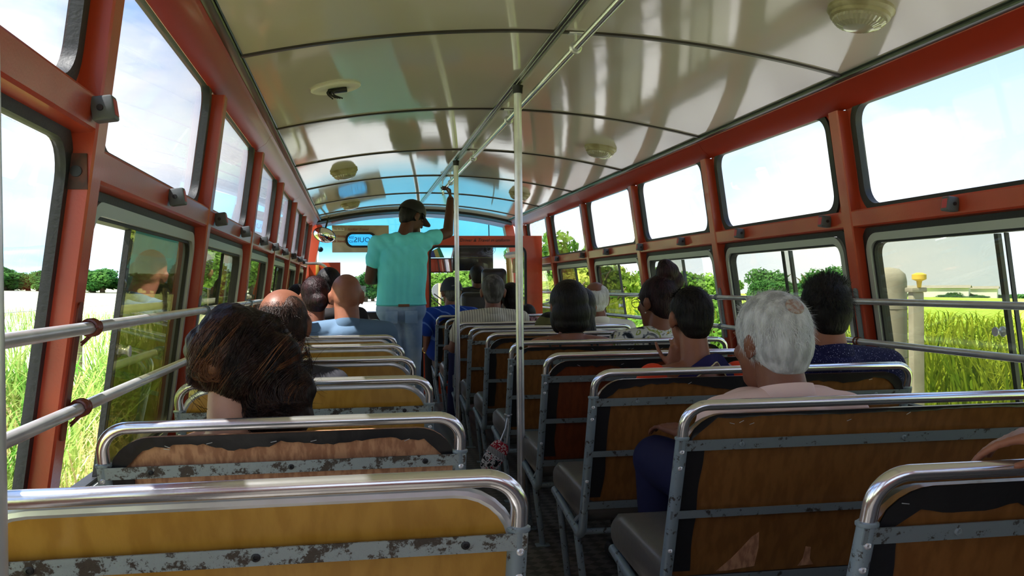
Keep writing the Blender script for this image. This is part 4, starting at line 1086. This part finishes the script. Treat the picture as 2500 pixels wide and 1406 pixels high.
f = xz(9.30)
hole = rr_loop(.755, 1.762, .80, 1.510, .085)
obj('partition_frame', ring(hole, rr_loop(.690, 1.93, .0, 1.612, .003), -.015, .025, f), orange, bk, smooth=False)
obj('rubber_seal', ring(rr_loop(.772, 1.745, .818, 1.492, .072), rr_loop(.752, 1.765, .796, 1.514, .088), -.024, .032, f), rubber, bk)
text(bk, 'Driver & Travel in uniform', (1.33, 9.282, 1.566), .048, dark, shear=.25)
o = obj('interior_mirror', MB().bbox((.80, 10.30, 1.250), (1.115, 10.325, 1.415), .012), dark); tag(o, 'wide black framed mirror above the driver', 'mirror')
obj('mirror_face', MB().box((.812, 10.296, 1.262), (1.103, 10.2995, 1.403)), mirror, o, smooth=False)
obj('mirror_arm', MB().tube(fillet([(1.09, 10.32, 1.40), (1.12, 10.36, 1.5), (1.16, 10.6, 1.66), (1.16, 10.6, 1.95)], .03), .008, 8), chrome, o)
fg = empty('pennant', (0,0,0)); tag(fg, 'red, blue, yellow and green pennant above the mirror', 'flag')
a0, a1, b0, b1 = V((.785, 10.40, 1.425)), V((1.02, 10.40, 1.425)), V((.800, 10.40, 1.462)), V((.968, 10.40, 1.545))
for k, (t0, t1, c) in enumerate(((0,.12,(236,232,228)), (.12,.34,(190,60,80)), (.34,.58,(70,84,160)), (.58,.80,(196,190,120)), (.80,1,(60,150,120)))):
    q = [a0.lerp(a1, t0), a0.lerp(a1, t1), b0.lerp(b1, t1), b0.lerp(b1, t0)]
    v = q+[p+V((0,.003,0)) for p in q]
    obj('stripe', MB().add(v, [(0,1,2,3),(7,6,5,4),(0,4,5,1),(1,5,6,2),(2,6,7,3),(3,7,4,0)]), mat('flag_cloth', lin(*c), .8), fg, smooth=False)
vz = empty('sun_visor', (0,0,0)); tag(vz, 'large dark sun visor hanging above the driver', 'sun visor')
obj('visor_panel', MB().bbox((1.14, 10.62, 1.275), (1.62, 10.645, 1.62), .03), mat('dark_tinted_sheet', lin(30,31,35), .25, coat=.4), vz)
obj('visor_seam', MB().bbox((1.15, 10.612, 1.425), (1.60, 10.620, 1.432), .002), mat('olive_edge', lin(90,90,50), .5), vz)
fan = empty('cab_fan', (1.56, 10.50, 1.53)); tag(fan, 'small round cab fan beside the sun visor', 'fan')
q = MB()
for r in (.03, .05, .07): q.tube([(r*math.cos(a*PI/12), 0, r*math.sin(a*PI/12)) for a in range(24)], .002, 6, closed=True)
for k in range(10): q.tube([(.01*math.cos(k*PI/5), -.006, .01*math.sin(k*PI/5)), (.07*math.cos(k*PI/5), 0, .07*math.sin(k*PI/5))], .0015, 5)
obj('fan_guard', q, dark, fan); obj('fan_motor', MB().lathe([(.016, 0), (.02, .01), (.02, .05), (.01, .06)], (0,0,0), 'Y', 16), dark, fan)
obj('fan_bracket', MB().tube([(0,.03,0), (0,.05,.28)], .006, 6), dark, fan)
ds = empty('driver_seat', (1.40, 9.72, 0)); tag(ds, 'black driver seat with a tall headrest behind the partition', 'driver seat')
obj('seat_back', MB().bbox((-.27, .0, .45), (.24, .13, 1.03), .06, 4), vinyl, ds); obj('headrest', MB().bbox((-.04, .0, 1.075), (.235, .11, 1.285), .05, 4), vinyl, ds)
obj('headrest_post', MB().tube([(.05,.05,1.0),(.05,.05,1.12)], .008, 8).tube([(.15,.05,1.0),(.15,.05,1.12)], .008, 8), steel, ds)
obj('seat_cushion', MB().bbox((-.27, .05, .36), (.24, .55, .48), .05, 4), vinyl, ds); obj('pedestal', MB().bbox((-.2, .12, .0), (.18, .48, .37), .02), dark, ds)
sw = empty('steering_wheel', (1.28, 10.70, .90)); sw.rotation_euler = (-.6, 0, 0); tag(sw, 'black steering wheel in front of the driver', 'steering wheel')
obj('rim', MB().tube([(.22*math.cos(a*PI/20), .22*math.sin(a*PI/20), 0) for a in range(40)], .014, 10, closed=True), dark, sw)
q = MB()
for k in range(3): q.tube([(0,0,-.03), (.22*math.cos(k*2*PI/3+.5), .22*math.sin(k*2*PI/3+.5), 0)], .011, 8)
obj('spoke', q, dark, sw); obj('column', MB().tube([(0,0,-.02), (0,.0,-.45)], .025, 12), dark, sw)
cd = empty('cab_door', (0,0,0)); tag(cd, 'ochre painted cab door frame beside the driver on the right', 'cab door')
obj('door_post', MB().tube([(1.80, 10.32, 0), (1.775, 10.30, .75), (1.735, 10.25, 1.45)], .028, 4), ochre, cd, smooth=False)
obj('door_head', MB().tube([(1.72, 10.25, 1.44), (1.80, 9.55, 1.44)], .035, 4), ochre, cd, smooth=False)
obj('door_panel', MB().bbox((1.80, 9.50, .0), (1.825, 10.25, .85), .006), ochre, cd)
obj('quarter_panel', MB().bbox((1.775, 9.6, 1.24), (1.79, 10.2, 1.40), .004), mat('tan_board', lin(176,142,104), .6), cd)

pt = empty('door_partition', (0,0,0)); tag(pt, 'orange partition with an arched window at the front left door', 'partition')
f = xz(9.92); hole = rr_loop(-.385, -.185, .70, 1.275, .098)
obj('partition_frame', ring(hole, rr_loop(-.475, -.143, .0, 1.362, .003), -.012, .012, f), orange, pt, smooth=False)
obj('rubber_seal', ring(rr_loop(-.378, -.192, .708, 1.268, .091), rr_loop(-.396, -.174, .69, 1.286, .108), -.02, .02, f), rubber, pt)
obj('pane', slab(rr_loop(-.382, -.188, .704, 1.272, .095), -.003, .003, f), gl_lo, pt, smooth=False)
obj('latch', MB().bbox((-.40, 9.885, 1.22), (-.365, 9.905, 1.34), .004), ochre, pt)
o = obj('grab_rail', MB().tube(fillet([(-.475, 9.28, 1.337), (-.25, 9.28, 1.335), (-.235, 9.28, .0)], .12, 10), .014, 14), chrome); tag(o, 'curved chrome grab rail by the front left door', 'grab rail')
mi = empty('convex_mirror', (-.325, 10.55, 1.69)); mi.rotation_euler = (.1, .28, .25); tag(mi, 'wide convex mirror in the top left front corner', 'mirror')
obj('mirror_face', MB().ell((0,.0,0), (.125,.05,.080), None, 28, 16), mirror, mi); obj('mirror_back', MB().ell((0,.012,0), (.132,.052,.086), None, 28, 16), dark, mi)
obj('mirror_arm', MB().tube([(0,.05,0), (0,.08,.22)], .010, 8), dark, mi)
wm = empty('wing_mirror', (-.455, 11.35, 1.56)); tag(wm, 'black mirror stalk with two round heads outside the front left', 'mirror')
obj('stalk', MB().tube([(-.02,0,-.35), (.0,0,0), (.02,0,.16)], [.012,.018,.02], 10), dark, wm); obj('mirror_head', MB().ell((.055,0,.0), (.032,.02,.032)), dark, wm); obj('mirror_head', MB().ell((-.055,0,.01), (.032,.02,.030)), dark, wm)

bd = empty('destination_board', (0,0,0)); tag(bd, 'grey card with an oval cut-out hung in the windscreen, lettering seen from behind', 'sign board')
f = xz(10.98)
obj('card', ring(rr_loop(-.092, .262, 1.572, 1.742, .078), rr_loop(-.252, .415, 1.508, 1.83, .004), 0, .006, f), card, bd, smooth=False)
obj('oval_edge', ring(rr_loop(-.070, .240, 1.590, 1.724, .062), rr_loop(-.098, .268, 1.566, 1.748, .084), -.01, .012, f), rubber, bd)
hp = obj('route_sheet', slab(rr_loop(-.085, .255, 1.578, 1.736, .072), .003, .006, f), glass('sky_blue_sheet', (.55,.86,1,1)), bd, smooth=False)
text(hp, '-LOUIS', (.135, 10.976, 1.655), .084, blue_ink, mirror=True); text(hp, 'SSR', (-.030, 10.976, 1.684), .042, black_ink, mirror=True); text(hp, 'HOS', (-.030, 10.976, 1.634), .042, black_ink, mirror=True)
o = obj('paper_slip', MB().box((-.250, 10.972, 1.768), (-.108, 10.978, 1.800)), white_p, bd, smooth=False)
text(o, 'TRS IN 06', (-.179, 10.969, 1.784), .030, black_ink)
text(bd, 'Sunkar Travel', (.05, 10.976, 1.782), .044, red_ink, shear=.35); text(bd, '30 Sitting', (-.172, 10.976, 1.700), .040, red_ink, shear=.35); text(bd, '16 Standg', (-.172, 10.976, 1.640), .040, red_ink, shear=.35)

# ------------------------------------------------------------------ loose things
bg = empty('crocheted_pouch', (.742, 4.40, -.07)); tag(bg, 'small red, white and black patterned pouch hanging at the aisle side of a right seat', 'bag')
q = MB(); v = []; n = 20
for z, w, t in ((.40,.040,.020), (.385,.052,.028), (.34,.056,.034), (.30,.058,.036)):
    pass
Rb = Matrix.Rotation(.60, 3, 'Y')
def bag_ring(zs, m, name):
    mb = MB(); v = []
    for z, w, t in zs:
        for k in range(n):
            a = 2*PI*k/n; p = Rb@V((w*math.cos(a), t*math.sin(a), z)); v.append((p.x-.03, p.y, p.z+.40))
    ff = [(i*n+k, i*n+(k+1) % n, (i+1)*n+(k+1) % n, (i+1)*n+k) for i in range(len(zs)-1) for k in range(n)]+[tuple(range(n)), tuple(range((len(zs)-1)*n, len(zs)*n))]
    return obj(name, mb.add(v, ff), m, bg)
bag_ring([(.0,.030,.012), (-.02,.044,.024), (-.045,.050,.030)], multi_mat('red_white_pattern', ((0, lin(150,26,40)), (.55, lin(210,200,200)), (.62, lin(150,26,40))), 90), 'flap')
bag_ring([(-.045,.050,.030), (-.060,.052,.032), (-.072,.052,.032)], wave_mat('white_black_band', lin(200,196,200), lin(30,28,30), 60, 'X'), 'band')
bag_ring([(-.072,.052,.032), (-.11,.048,.034), (-.15,.038,.028), (-.168,.020,.014)], multi_mat('leafy_white_black', ((0, lin(30,26,30)), (.45, lin(190,186,190)), (.6, lin(150,30,44))), 50), 'pouch_body')
for dx in (-.022, .018): obj('cord', MB().tube([(-.03+dx*.9, 0, .395), (-.010+dx*.3, .004, .47), (.0+dx*.1, .012, .535)], .004, 6), steel, bg)
obj('cord', MB().tube([(.018*math.cos(a*PI/8), .022+.018*math.sin(a*PI/8), .535) for a in range(16)], .004, 6, closed=True), steel, bg)
tb = empty('tote_bag', (.80, 7.02, .58)); tag(tb, 'beige tote bag with black brush strokes on the lap of the striped shirt passenger', 'bag')
obj('bag_body', MB().bbox((-.07, -.10, 0), (.09, .10, .20), .04, 4), multi_mat('beige_black_strokes', ((0, lin(206,192,164)), (.62, lin(20,18,20)), (.66, lin(206,192,164))), 9, det=1, dist=2.5), tb)
for y in (-.04, .04): obj('handle', MB().tube(fillet([(-.03, y, .17), (-.03, y, .27), (.05, y, .27), (.05, y, .17)], .03), .007, 8), mat('beige_strap', lin(190,176,150), .8), tb)
bo = empty('water_bottle', (.81, 6.20, .437)); tag(bo, 'clear plastic water bottle lying on a right seat cushion', 'bottle')
obj('bottle_body', MB().lathe([(.028, 0), (.031, .01), (.031, .06), (.029, .065), (.031, .07), (.031, .13), (.024, .16), (.012, .18)], (0,0,.032), 'Y', 20), glass('clear_plastic', (.86,.9,.95,1)), bo); obj('bottle_cap', MB().lathe([(.014, .178), (.014, .198)], (0,0,.032), 'Y', 16), mat('blue_cap', lin(90,130,190), .4), bo)

# ------------------------------------------------------------------ the land outside
def gz(x, y=0): return -.98-.026*(x-XC)
def leaf_mat(name, a, b):
    m = bpy.data.materials.new(name); m.use_nodes = True; nt = m.node_tree; nt.nodes.clear()
    out = nt.nodes.new('ShaderNodeOutputMaterial'); mix = nt.nodes.new('ShaderNodeMixShader'); d = nt.nodes.new('ShaderNodeBsdfDiffuse'); t = nt.nodes.new('ShaderNodeBsdfTranslucent')
    tc = nt.nodes.new('ShaderNodeTexCoord'); n = nt.nodes.new('ShaderNodeTexNoise'); n.inputs['Scale'].default_value = 1.2; n.inputs['Detail'].default_value = 6
    r = nt.nodes.new('ShaderNodeValToRGB'); r.color_ramp.elements[0].position = .36; r.color_ramp.elements[1].position = .64; r.color_ramp.elements[0].color = a; r.color_ramp.elements[1].color = b
    nt.links.new(tc.outputs['Object'], n.inputs['Vector']); nt.links.new(n.outputs['Fac'], r.inputs['Fac'])
    for q in (d, t): nt.links.new(r.outputs['Color'], q.inputs['Color'])
    mix.inputs[0].default_value = .4; nt.links.new(d.outputs[0], mix.inputs[1]); nt.links.new(t.outputs[0], mix.inputs[2]); nt.links.new(mix.outputs[0], out.inputs[0]); return m
leaf_a = leaf_mat('bright_leaves', lin(84,126,46), lin(138,170,76)); leaf_b = leaf_mat('deep_leaves', lin(52,96,50), lin(96,140,70)); leaf_c = leaf_mat('olive_leaves', lin(104,128,50), lin(168,172,76))
grass_l = leaf_mat('fresh_grass', lin(96,158,56), lin(186,204,116)); grass_r = leaf_mat('cane_grass', lin(98,124,32), lin(164,172,54)); straw = leaf_mat('dry_grass', lin(200,184,120), lin(228,214,170))
bark = mat('bark', lin(96,80,60), .9, bump=.4, bscale=12)
field_m = mat('pale_green_field', lin(190,202,150), .95, spec=.05, var=lin(214,218,182), vscale=.6, vdet=8, bump=.2, bscale=3)
verge_m = mat('grass_verge', lin(128,150,66), .95, spec=.05, var=lin(178,176,110), vscale=1.5, vdet=8)
g = MB(); xs = [-1600, -400, -60, -2.3]; 
def strip(x0, x1, y0, y1, dz): return MB().add([(x0,y0,gz(x0)+dz),(x1,y0,gz(x1)+dz),(x1,y1,gz(x1)+dz),(x0,y1,gz(x0)+dz)], [(0,1,2,3)])
tag(obj('ground', strip(-2500, 2500, -300, 4000, 0), field_m, smooth=False), 'pale sunlit field running to the horizon', 'ground', kind='structure')
tag(obj('road', strip(-1.6, 5.2, -60, 400, .02), mat('pale_tarmac', lin(150,146,142), .9, var=lin(168,164,160), vscale=2), smooth=False), 'pale road under and ahead of the bus', 'road', kind='structure')
tag(obj('verge', strip(-5.5, -1.7, -60, 200, .02), verge_m, smooth=False), 'grassy verge at the left edge of the road', 'verge', kind='structure')
# raised crop surface right of the road
tag(obj('cane_field', MB().add([(9,-30,gz(9)+1.35),(1200,-30,gz(1200)+1.5),(1200,900,gz(1200)+1.5),(9,900,gz(9)+1.35),(9,-30,gz(9)),(9,900,gz(9))], [(0,1,2,3),(0,3,5,4)]), mat('cane_tops', lin(138,168,58), .95, spec=.05, var=lin(176,196,84), vscale=.8, vdet=8, bump=.5, bscale=2), smooth=False), 'tall green cane field on the right', 'field', kind='structure')
def blades(n, xr, yr, hr, w, seed, zf, bend=.5, dens=None):
    r = random.Random(seed); mb = MB()
    for _ in range(n):
        t = r.random(); x = r.uniform(*xr); y = yr[0]+(yr[1]-yr[0])*(r.random()**1.6); h = r.uniform(*hr); a = r.uniform(0, 2*PI); c, s = math.cos(a), math.sin(a); b = bend*r.uniform(.3, 1.2)*h
        if dens and noise.noise(V((x*.7, y*.35, seed))) < dens*r.random(): continue
        z = zf(x); wx, wy = -s*w, c*w
        p1 = (x+c*b*.25, y+s*b*.25, z+h*.55); p2 = (x+c*b*.7, y+s*b*.7, z+h*.88); p3 = (x+c*b*1.15, y+s*b*1.15, z+h*.92)
        mb.add([(x-wx,y-wy,z),(x+wx,y+wy,z),(p1[0]+wx,p1[1]+wy,p1[2]),(p1[0]-wx,p1[1]-wy,p1[2]),(p2[0]+wx*.7,p2[1]+wy*.7,p2[2]),(p2[0]-wx*.7,p2[1]-wy*.7,p2[2]),p3], [(0,1,2,3),(3,2,4,5),(5,4,6)])
    return mb
tag(obj('tall_grass', blades(15000, (-5.0,-2.5), (2, 30), (.55, 1.30), .013, 1, gz, .75, .30), grass_l), 'tall fresh green grass along the left road edge', 'grass', kind='stuff')
tag(obj('dry_grass', blades(4500, (-4.8,-1.9), (1, 26), (.30, .75), .009, 2, gz, .9), straw), 'dry straw coloured grass at the foot of the left verge', 'grass', kind='stuff')
tag(obj('field_grass', blades(9000, (-30,-5.6), (8, 60), (.25, .6), .014, 3, gz, .6), grass_l), 'pale field grass left of the fence', 'grass', kind='stuff')
tag(obj('cane_leaves', blades(15000, (7.3,12.5), (3, 42), (1.2, 2.0), .017, 4, gz, .45), grass_r), 'dense yellow green cane and grass right of the road', 'cane', kind='stuff')
for k, (x, y) in enumerate(((-5.05,18), (-5.0,25.5), (-5.0,33), (-5.0,41), (-5.0,50), (-5.0,60))):
    z = gz(x); o = obj('fence_post', MB().tube([(x,y,z),(x+.03,y,z+1.95)], .06, 10), mat('weathered_post', lin(138,128,104), .9, var=lin(110,100,80), vscale=9))
    tag(o, 'weathered wooden post of the field fence, %s from the bus' % ['nearest','second','third','fourth','fifth','last'][k], 'fence post', 'fence posts on the left')
q = MB()
for h in (.6, 1.1, 1.6): q.tube([(-5, -10, gz(-5)+h), (-5, 70, gz(-5)+h)], .006, 5)
tag(obj('fence_wire', q, steel), 'thin wires strung between the field fence posts', 'fence wire')
con = mat('concrete', lin(160,152,134), .85, var=lin(140,132,116), vscale=3, bump=.1, bscale=30)
gp = empty('gate_pillar', (6.0, 9.5, gz(6))); tag(gp, 'round concrete pillar by the road seen through the right window', 'pillar')
obj('shaft', MB().lathe([(.20,0),(.20,2.22),(.185,2.30),(.12,2.36),(.02,2.38)], seg=28), con, gp)
for z in (.9, 1.35, 1.9): obj('joint', MB().lathe([(.202,z),(.205,z+.008),(.202,z+.016)], seg=28), mat('joint_grey', lin(120,114,104), .9), gp)
gp = empty('lamp_post', (6.0, 8.98, gz(6))); tag(gp, 'thin pale post with a yellow lamp beside the concrete pillar', 'lamp post')
obj('post', MB().bbox((-.065,-.05,0), (.065,.05,2.10), .01), con, gp); obj('post_cap', MB().bbox((-.09,-.07,2.10), (.09,.07,2.15), .01), con, gp)
obj('lamp', MB().lathe([(.02,2.15),(.03,2.22),(.075,2.24),(.075,2.29),(.03,2.31)], (.0,-.06,0), 'Z', 16), mat('yellow_lamp', lin(226,186,70), .5), gp)
sp = empty('road_sign', (3.15, 34, gz(3.15))); tag(sp, 'round road sign seen from behind on a wooden pole ahead', 'road sign')
obj('pole', MB().tube([(0,0,0),(0,0,2.25)], .05, 10), mat('pale_timber', lin(206,178,132), .8), sp); obj('disc', MB().lathe([(.29,.06),(.30,.07),(.29,.08)], (0,0,1.95), 'Y', 28), mat('sign_back', lin(128,130,132), .5), sp)

def crown(n, rx, rz, z0, size, seed, feather=False):
    z0 = .02
    r = random.Random(seed); blobs = []
    for k in range(9):
        a = r.uniform(0, 2*PI); q = r.uniform(.0, .62); blobs.append((rx*q*math.cos(a), rx*q*math.sin(a), z0+rz*r.uniform(.25, .80), r.uniform(.34, .55)*rx))
    mb = MB()
    for _ in range(n):
        bx, by, bz, br = r.choice(blobs); u = V((r.gauss(0,1), r.gauss(0,1), r.gauss(0,1))).normalized()
        p = V((bx, by, bz))+V((u.x, u.y, u.z*.8))*br*(r.random()**.35); s = size*r.uniform(.5, 1.2)
        d = (u+V((r.gauss(0,.6), r.gauss(0,.6), r.gauss(0,.5)))).normalized(); e = d.cross(V((r.gauss(0,1), r.gauss(0,1), r.gauss(0,1)))).normalized()
        w = s*(.28 if feather else .5); L = s*(1.5 if feather else .8); q = d.cross(e)
        mb.add([p-e*w*.2, p+q*L*.5+e*w, p+q*L-V((0,0,L*.2)), p+q*L*.5-e*w], [(0,1,2,3)])
    return mb
_tree = {}
def tree(name, x, y, h, w, kind, label, group, lm, seed=0, feather=False):
    key = (kind, seed % 3, feather, lm.name)
    if key not in _tree:
        me = crown(5200 if not feather else 4200, 1.0, 1.6, .35, .135 if not feather else .13, seed % 3+7*kind, feather).mesh('crown'); me.materials.append(lm)
        tk = MB().tube([(0,0,0),(.03,.02,.6),(.0,.05,1.2)], [.09,.07,.03], 8)
        for a in range(4): tk.tube([(.02,.02,.55+.1*a), (.5*math.cos(a*1.7), .5*math.sin(a*1.7), 1.1+.1*a)], [.04,.015], 6)
        tm = tk.mesh('trunk'); tm.materials.append(bark); _tree[key] = (me, tm)
    e = empty(name, (x, y, gz(x)-.05)); e.scale = (w/2, w/2, h/2.0); e.rotation_euler = (0, 0, rnd.uniform(0, 6))
    tag(e, label, 'tree' if 'tree' in name else 'bush', group)
    for me, nm in zip(_tree[key], ('crown', 'trunk')):
        o = bpy.data.objects.new(nm, me); C.objects.link(o); o.parent = e
    return e
tr = random.Random(21)
for k in range(60):
    t = k/59; x = -122+106*t+tr.uniform(-1,1); y = 205+18*math.sin(t*5)+tr.uniform(-6,6)
    tree('hedgerow_tree', x, y, tr.uniform(3.6,5.4)*(1.3 if k % 9 == 4 else 1), tr.uniform(9,13), 0, 'dark green tree in the distant row across the left field', 'trees in the distant row across the left field', leaf_b, k)
for k, (x, y, h, w) in enumerate(((-9.5,66,4.6,5.5), (-12,80,5.2,6), (-9,92,5.5,6), (-7,108,6,7), (-13,120,6.5,7), (-5.5,128,6.5,8))):
    tree('roadside_tree', x, y, h, w, 1, 'bushy green tree at the left roadside ahead', 'roadside trees ahead on the left', leaf_a, k)
for k in range(16):
    x = -8+tr.uniform(0, 34); y = tr.uniform(118, 165); tree('hillside_tree', x, y, tr.uniform(4.6,6.4), tr.uniform(6,8), 2, 'light green tree on the wooded slope straight ahead', 'trees on the slope straight ahead', leaf_a if k % 3 else leaf_b, k)
for k, (x, y, h, w) in enumerate(((6.6,52,3.3,4.2), (8.6,48,3.0,4), (5.6,66,3.7,5), (9.5,60,3.6,5), (7.4,74,4.2,6), (12,72,4.4,6), (4.8,82,4.2,6), (8.2,56,2.9,4))):
    tree('leafy_tree', x, y, h, w, 3, 'bright green leafy tree right of the road ahead, seen past the driver', 'bright trees right of the road ahead', leaf_a, k)
for k, (x, y, h, w) in enumerate(((10.2,46,5.6,4.6), (11.8,44,5.2,4.6), (11.2,52,6.4,5), (13.2,50,6.0,5), (14.6,56,6.6,5), (9.4,40,3.4,3.6), (10.6,37,3.2,3.4), (8.9,38,3.5,3.4))):
    tree('sunlit_tree', x, y, h, w, 4, 'yellow green tree outside the front right windows', 'trees outside the front right windows', leaf_c if k % 2 else leaf_a, k)
for k in range(14):
    x = 30+tr.uniform(0, 44); y = 110+tr.uniform(-10, 30); tree('far_tree', x, y, tr.uniform(5,7.5), tr.uniform(6,9), 5, 'tree of the woods beyond the right field', 'woods beyond the right field', leaf_b if k % 2 else leaf_a, k)
for k, (x, y, h, w) in enumerate(((7.1,19.5,2.65,3.0), (8.2,22,2.9,3.2), (7.6,17.2,2.35,2.4), (9.4,21,2.3,3.0), (9.2,19,2.25,2.6), (10.4,20.5,2.2,2.6))):
    tree('feathery_bush', x, y, h, w, 6, 'feathery light green bush at the right roadside', 'feathery bushes at the right roadside', leaf_a, k, True)
for k in range(56):
    a = math.radians(27+13.5*k/55); D = 640+tr.uniform(-50, 50); tree('skyline_tree', D*math.sin(a), D*math.cos(a), tr.uniform(3.6,6.4), tr.uniform(13,20), 7, 'tiny dark tree on the far right skyline', 'trees on the far right skyline', leaf_b, k)
for k, (x, y, w) in enumerate(((349,500,34), (380,506,22))):
    e = empty('warehouse', (x, y, gz(x))); e.rotation_euler = (0,0,-.7); tag(e, 'long white building on the far right skyline, %s' % ('the longer one' if k == 0 else 'the shorter one'), 'building')
    obj('walls', MB().box((-w/2,-8,0), (w/2,8,7)), white_p, e, smooth=False); obj('roof', MB().add([(-w/2-1,-9,7),(w/2+1,-9,7),(w/2+1,0,8.6),(-w/2-1,0,8.6),(w/2+1,9,7),(-w/2-1,9,7)], [(0,1,2,3),(3,2,4,5)]), con, e, smooth=False)
def hills(x0, x1, y, fn, m, label, seed):
    mb = MB(); n = 120; v = []; f = []; rows = 7
    for j in range(rows):
        for i in range(n+1):
            x = x0+(x1-x0)*i/n; h = max(fn(i/n), 0)*(1-(j/(rows-1))**1.3); q = j/(rows-1)
            h *= 1+.28*noise.noise(V((i*.17, j*.6, seed)))*(q > 0)
            v.append((x, y-q*900, gz(x)*.3-6+h))
    for j in range(rows-1):
        for i in range(n): a = j*(n+1)+i; f.append((a, a+1, a+n+2, a+n+1))
    tag(obj('mountains', mb.add(v, f), m), label, 'mountains', kind='structure')
hill_m = mat('haze_tinted_slopes', lin(128,158,178), 1., spec=0, var=lin(146,174,188), vscale=.004, vdet=8)  # blue haze of distance is mixed into the slopes' base colour
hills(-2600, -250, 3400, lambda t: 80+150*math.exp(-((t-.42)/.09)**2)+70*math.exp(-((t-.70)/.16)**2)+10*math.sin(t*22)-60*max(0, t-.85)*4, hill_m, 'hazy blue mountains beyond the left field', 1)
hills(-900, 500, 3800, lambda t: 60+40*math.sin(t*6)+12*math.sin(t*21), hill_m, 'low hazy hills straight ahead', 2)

# ------------------------------------------------------------------ sky, sun, camera
w = bpy.data.worlds.new('sky'); bpy.context.scene.world = w; w.use_nodes = True; nt = w.node_tree; nt.nodes.clear()
out = nt.nodes.new('ShaderNodeOutputWorld'); bgn = nt.nodes.new('ShaderNodeBackground'); tc = nt.nodes.new('ShaderNodeTexCoord'); sp = nt.nodes.new('ShaderNodeSeparateXYZ')
nt.links.new(tc.outputs['Generated'], sp.inputs[0])
mr = nt.nodes.new('ShaderNodeMapRange'); mr.inputs['From Min'].default_value = 0; mr.inputs['From Max'].default_value = .42; nt.links.new(sp.outputs['Z'], mr.inputs['Value'])
sky = nt.nodes.new('ShaderNodeValToRGB'); sky.color_ramp.elements[0].color = (.80,.90,1,1); sky.color_ramp.elements[1].color = (.13,.38,.86,1)
nt.links.new(mr.outputs['Result'], sky.inputs['Fac'])
mp = nt.nodes.new('ShaderNodeMapping'); mp.inputs['Scale'].default_value = (1.6,1.6,3.4); mp.inputs['Location'].default_value = (.35,.1,.2); nt.links.new(tc.outputs['Generated'], mp.inputs['Vector'])
n = nt.nodes.new('ShaderNodeTexNoise'); n.inputs['Scale'].default_value = 2.1; n.inputs['Detail'].default_value = 9; n.inputs['Roughness'].default_value = .55; n.inputs['Distortion'].default_value = .25; nt.links.new(mp.outputs['Vector'], n.inputs['Vector'])
cr = nt.nodes.new('ShaderNodeValToRGB'); cr.color_ramp.elements[0].position = .44; cr.color_ramp.elements[1].position = .64; nt.links.new(n.outputs['Fac'], cr.inputs['Fac'])
mx = nt.nodes.new('ShaderNodeMix'); mx.data_type = 'RGBA'; mx.inputs['B'].default_value = (1,1,1.03,1); nt.links.new(cr.outputs['Color'], mx.inputs['Factor']); nt.links.new(sky.outputs['Color'], mx.inputs['A'])
nt.links.new(mx.outputs['Result'], bgn.inputs['Color']); bgn.inputs['Strength'].default_value = .85; nt.links.new(bgn.outputs[0], out.inputs[0])
sl = bpy.data.lights.new('sun', 'SUN'); sl.energy = 7.5; sl.angle = math.radians(.6); sl.color = (1,.96,.88)
so = bpy.data.objects.new('sun', sl); C.objects.link(so); el, az = math.radians(60), math.radians(195)      # from the left, a little behind
sd = V((math.cos(az)*math.cos(el), math.sin(az)*math.cos(el), math.sin(el))); so.rotation_euler = sd.to_track_quat('Z', 'Y').to_euler()

F = 2223.0; yaw, pit, rol = .1716, -.0030, -.0097
f = V((math.sin(yaw)*math.cos(pit), math.cos(yaw)*math.cos(pit), math.sin(pit))); r = V((math.cos(yaw), -math.sin(yaw), 0)); u = r.cross(f)
r2 = r*math.cos(rol)+u*math.sin(rol); u2 = u*math.cos(rol)-r*math.sin(rol)
cam = bpy.data.cameras.new('camera'); cam.sensor_width = 36; cam.lens = 36*F/2500; cam.clip_start = .05; cam.clip_end = 6000
co = bpy.data.objects.new('camera', cam); C.objects.link(co)
co.matrix_world = Matrix(((r2.x,u2.x,-f.x,0),(r2.y,u2.y,-f.y,0),(r2.z,u2.z,-f.z,1.1),(0,0,0,1)))
sc = bpy.context.scene; sc.camera = co
sc.view_settings.view_transform = 'Standard'; sc.view_settings.look = 'None'; sc.view_settings.gamma = 1; sc.view_settings.use_curve_mapping = False
sc.view_settings.exposure = 0.95
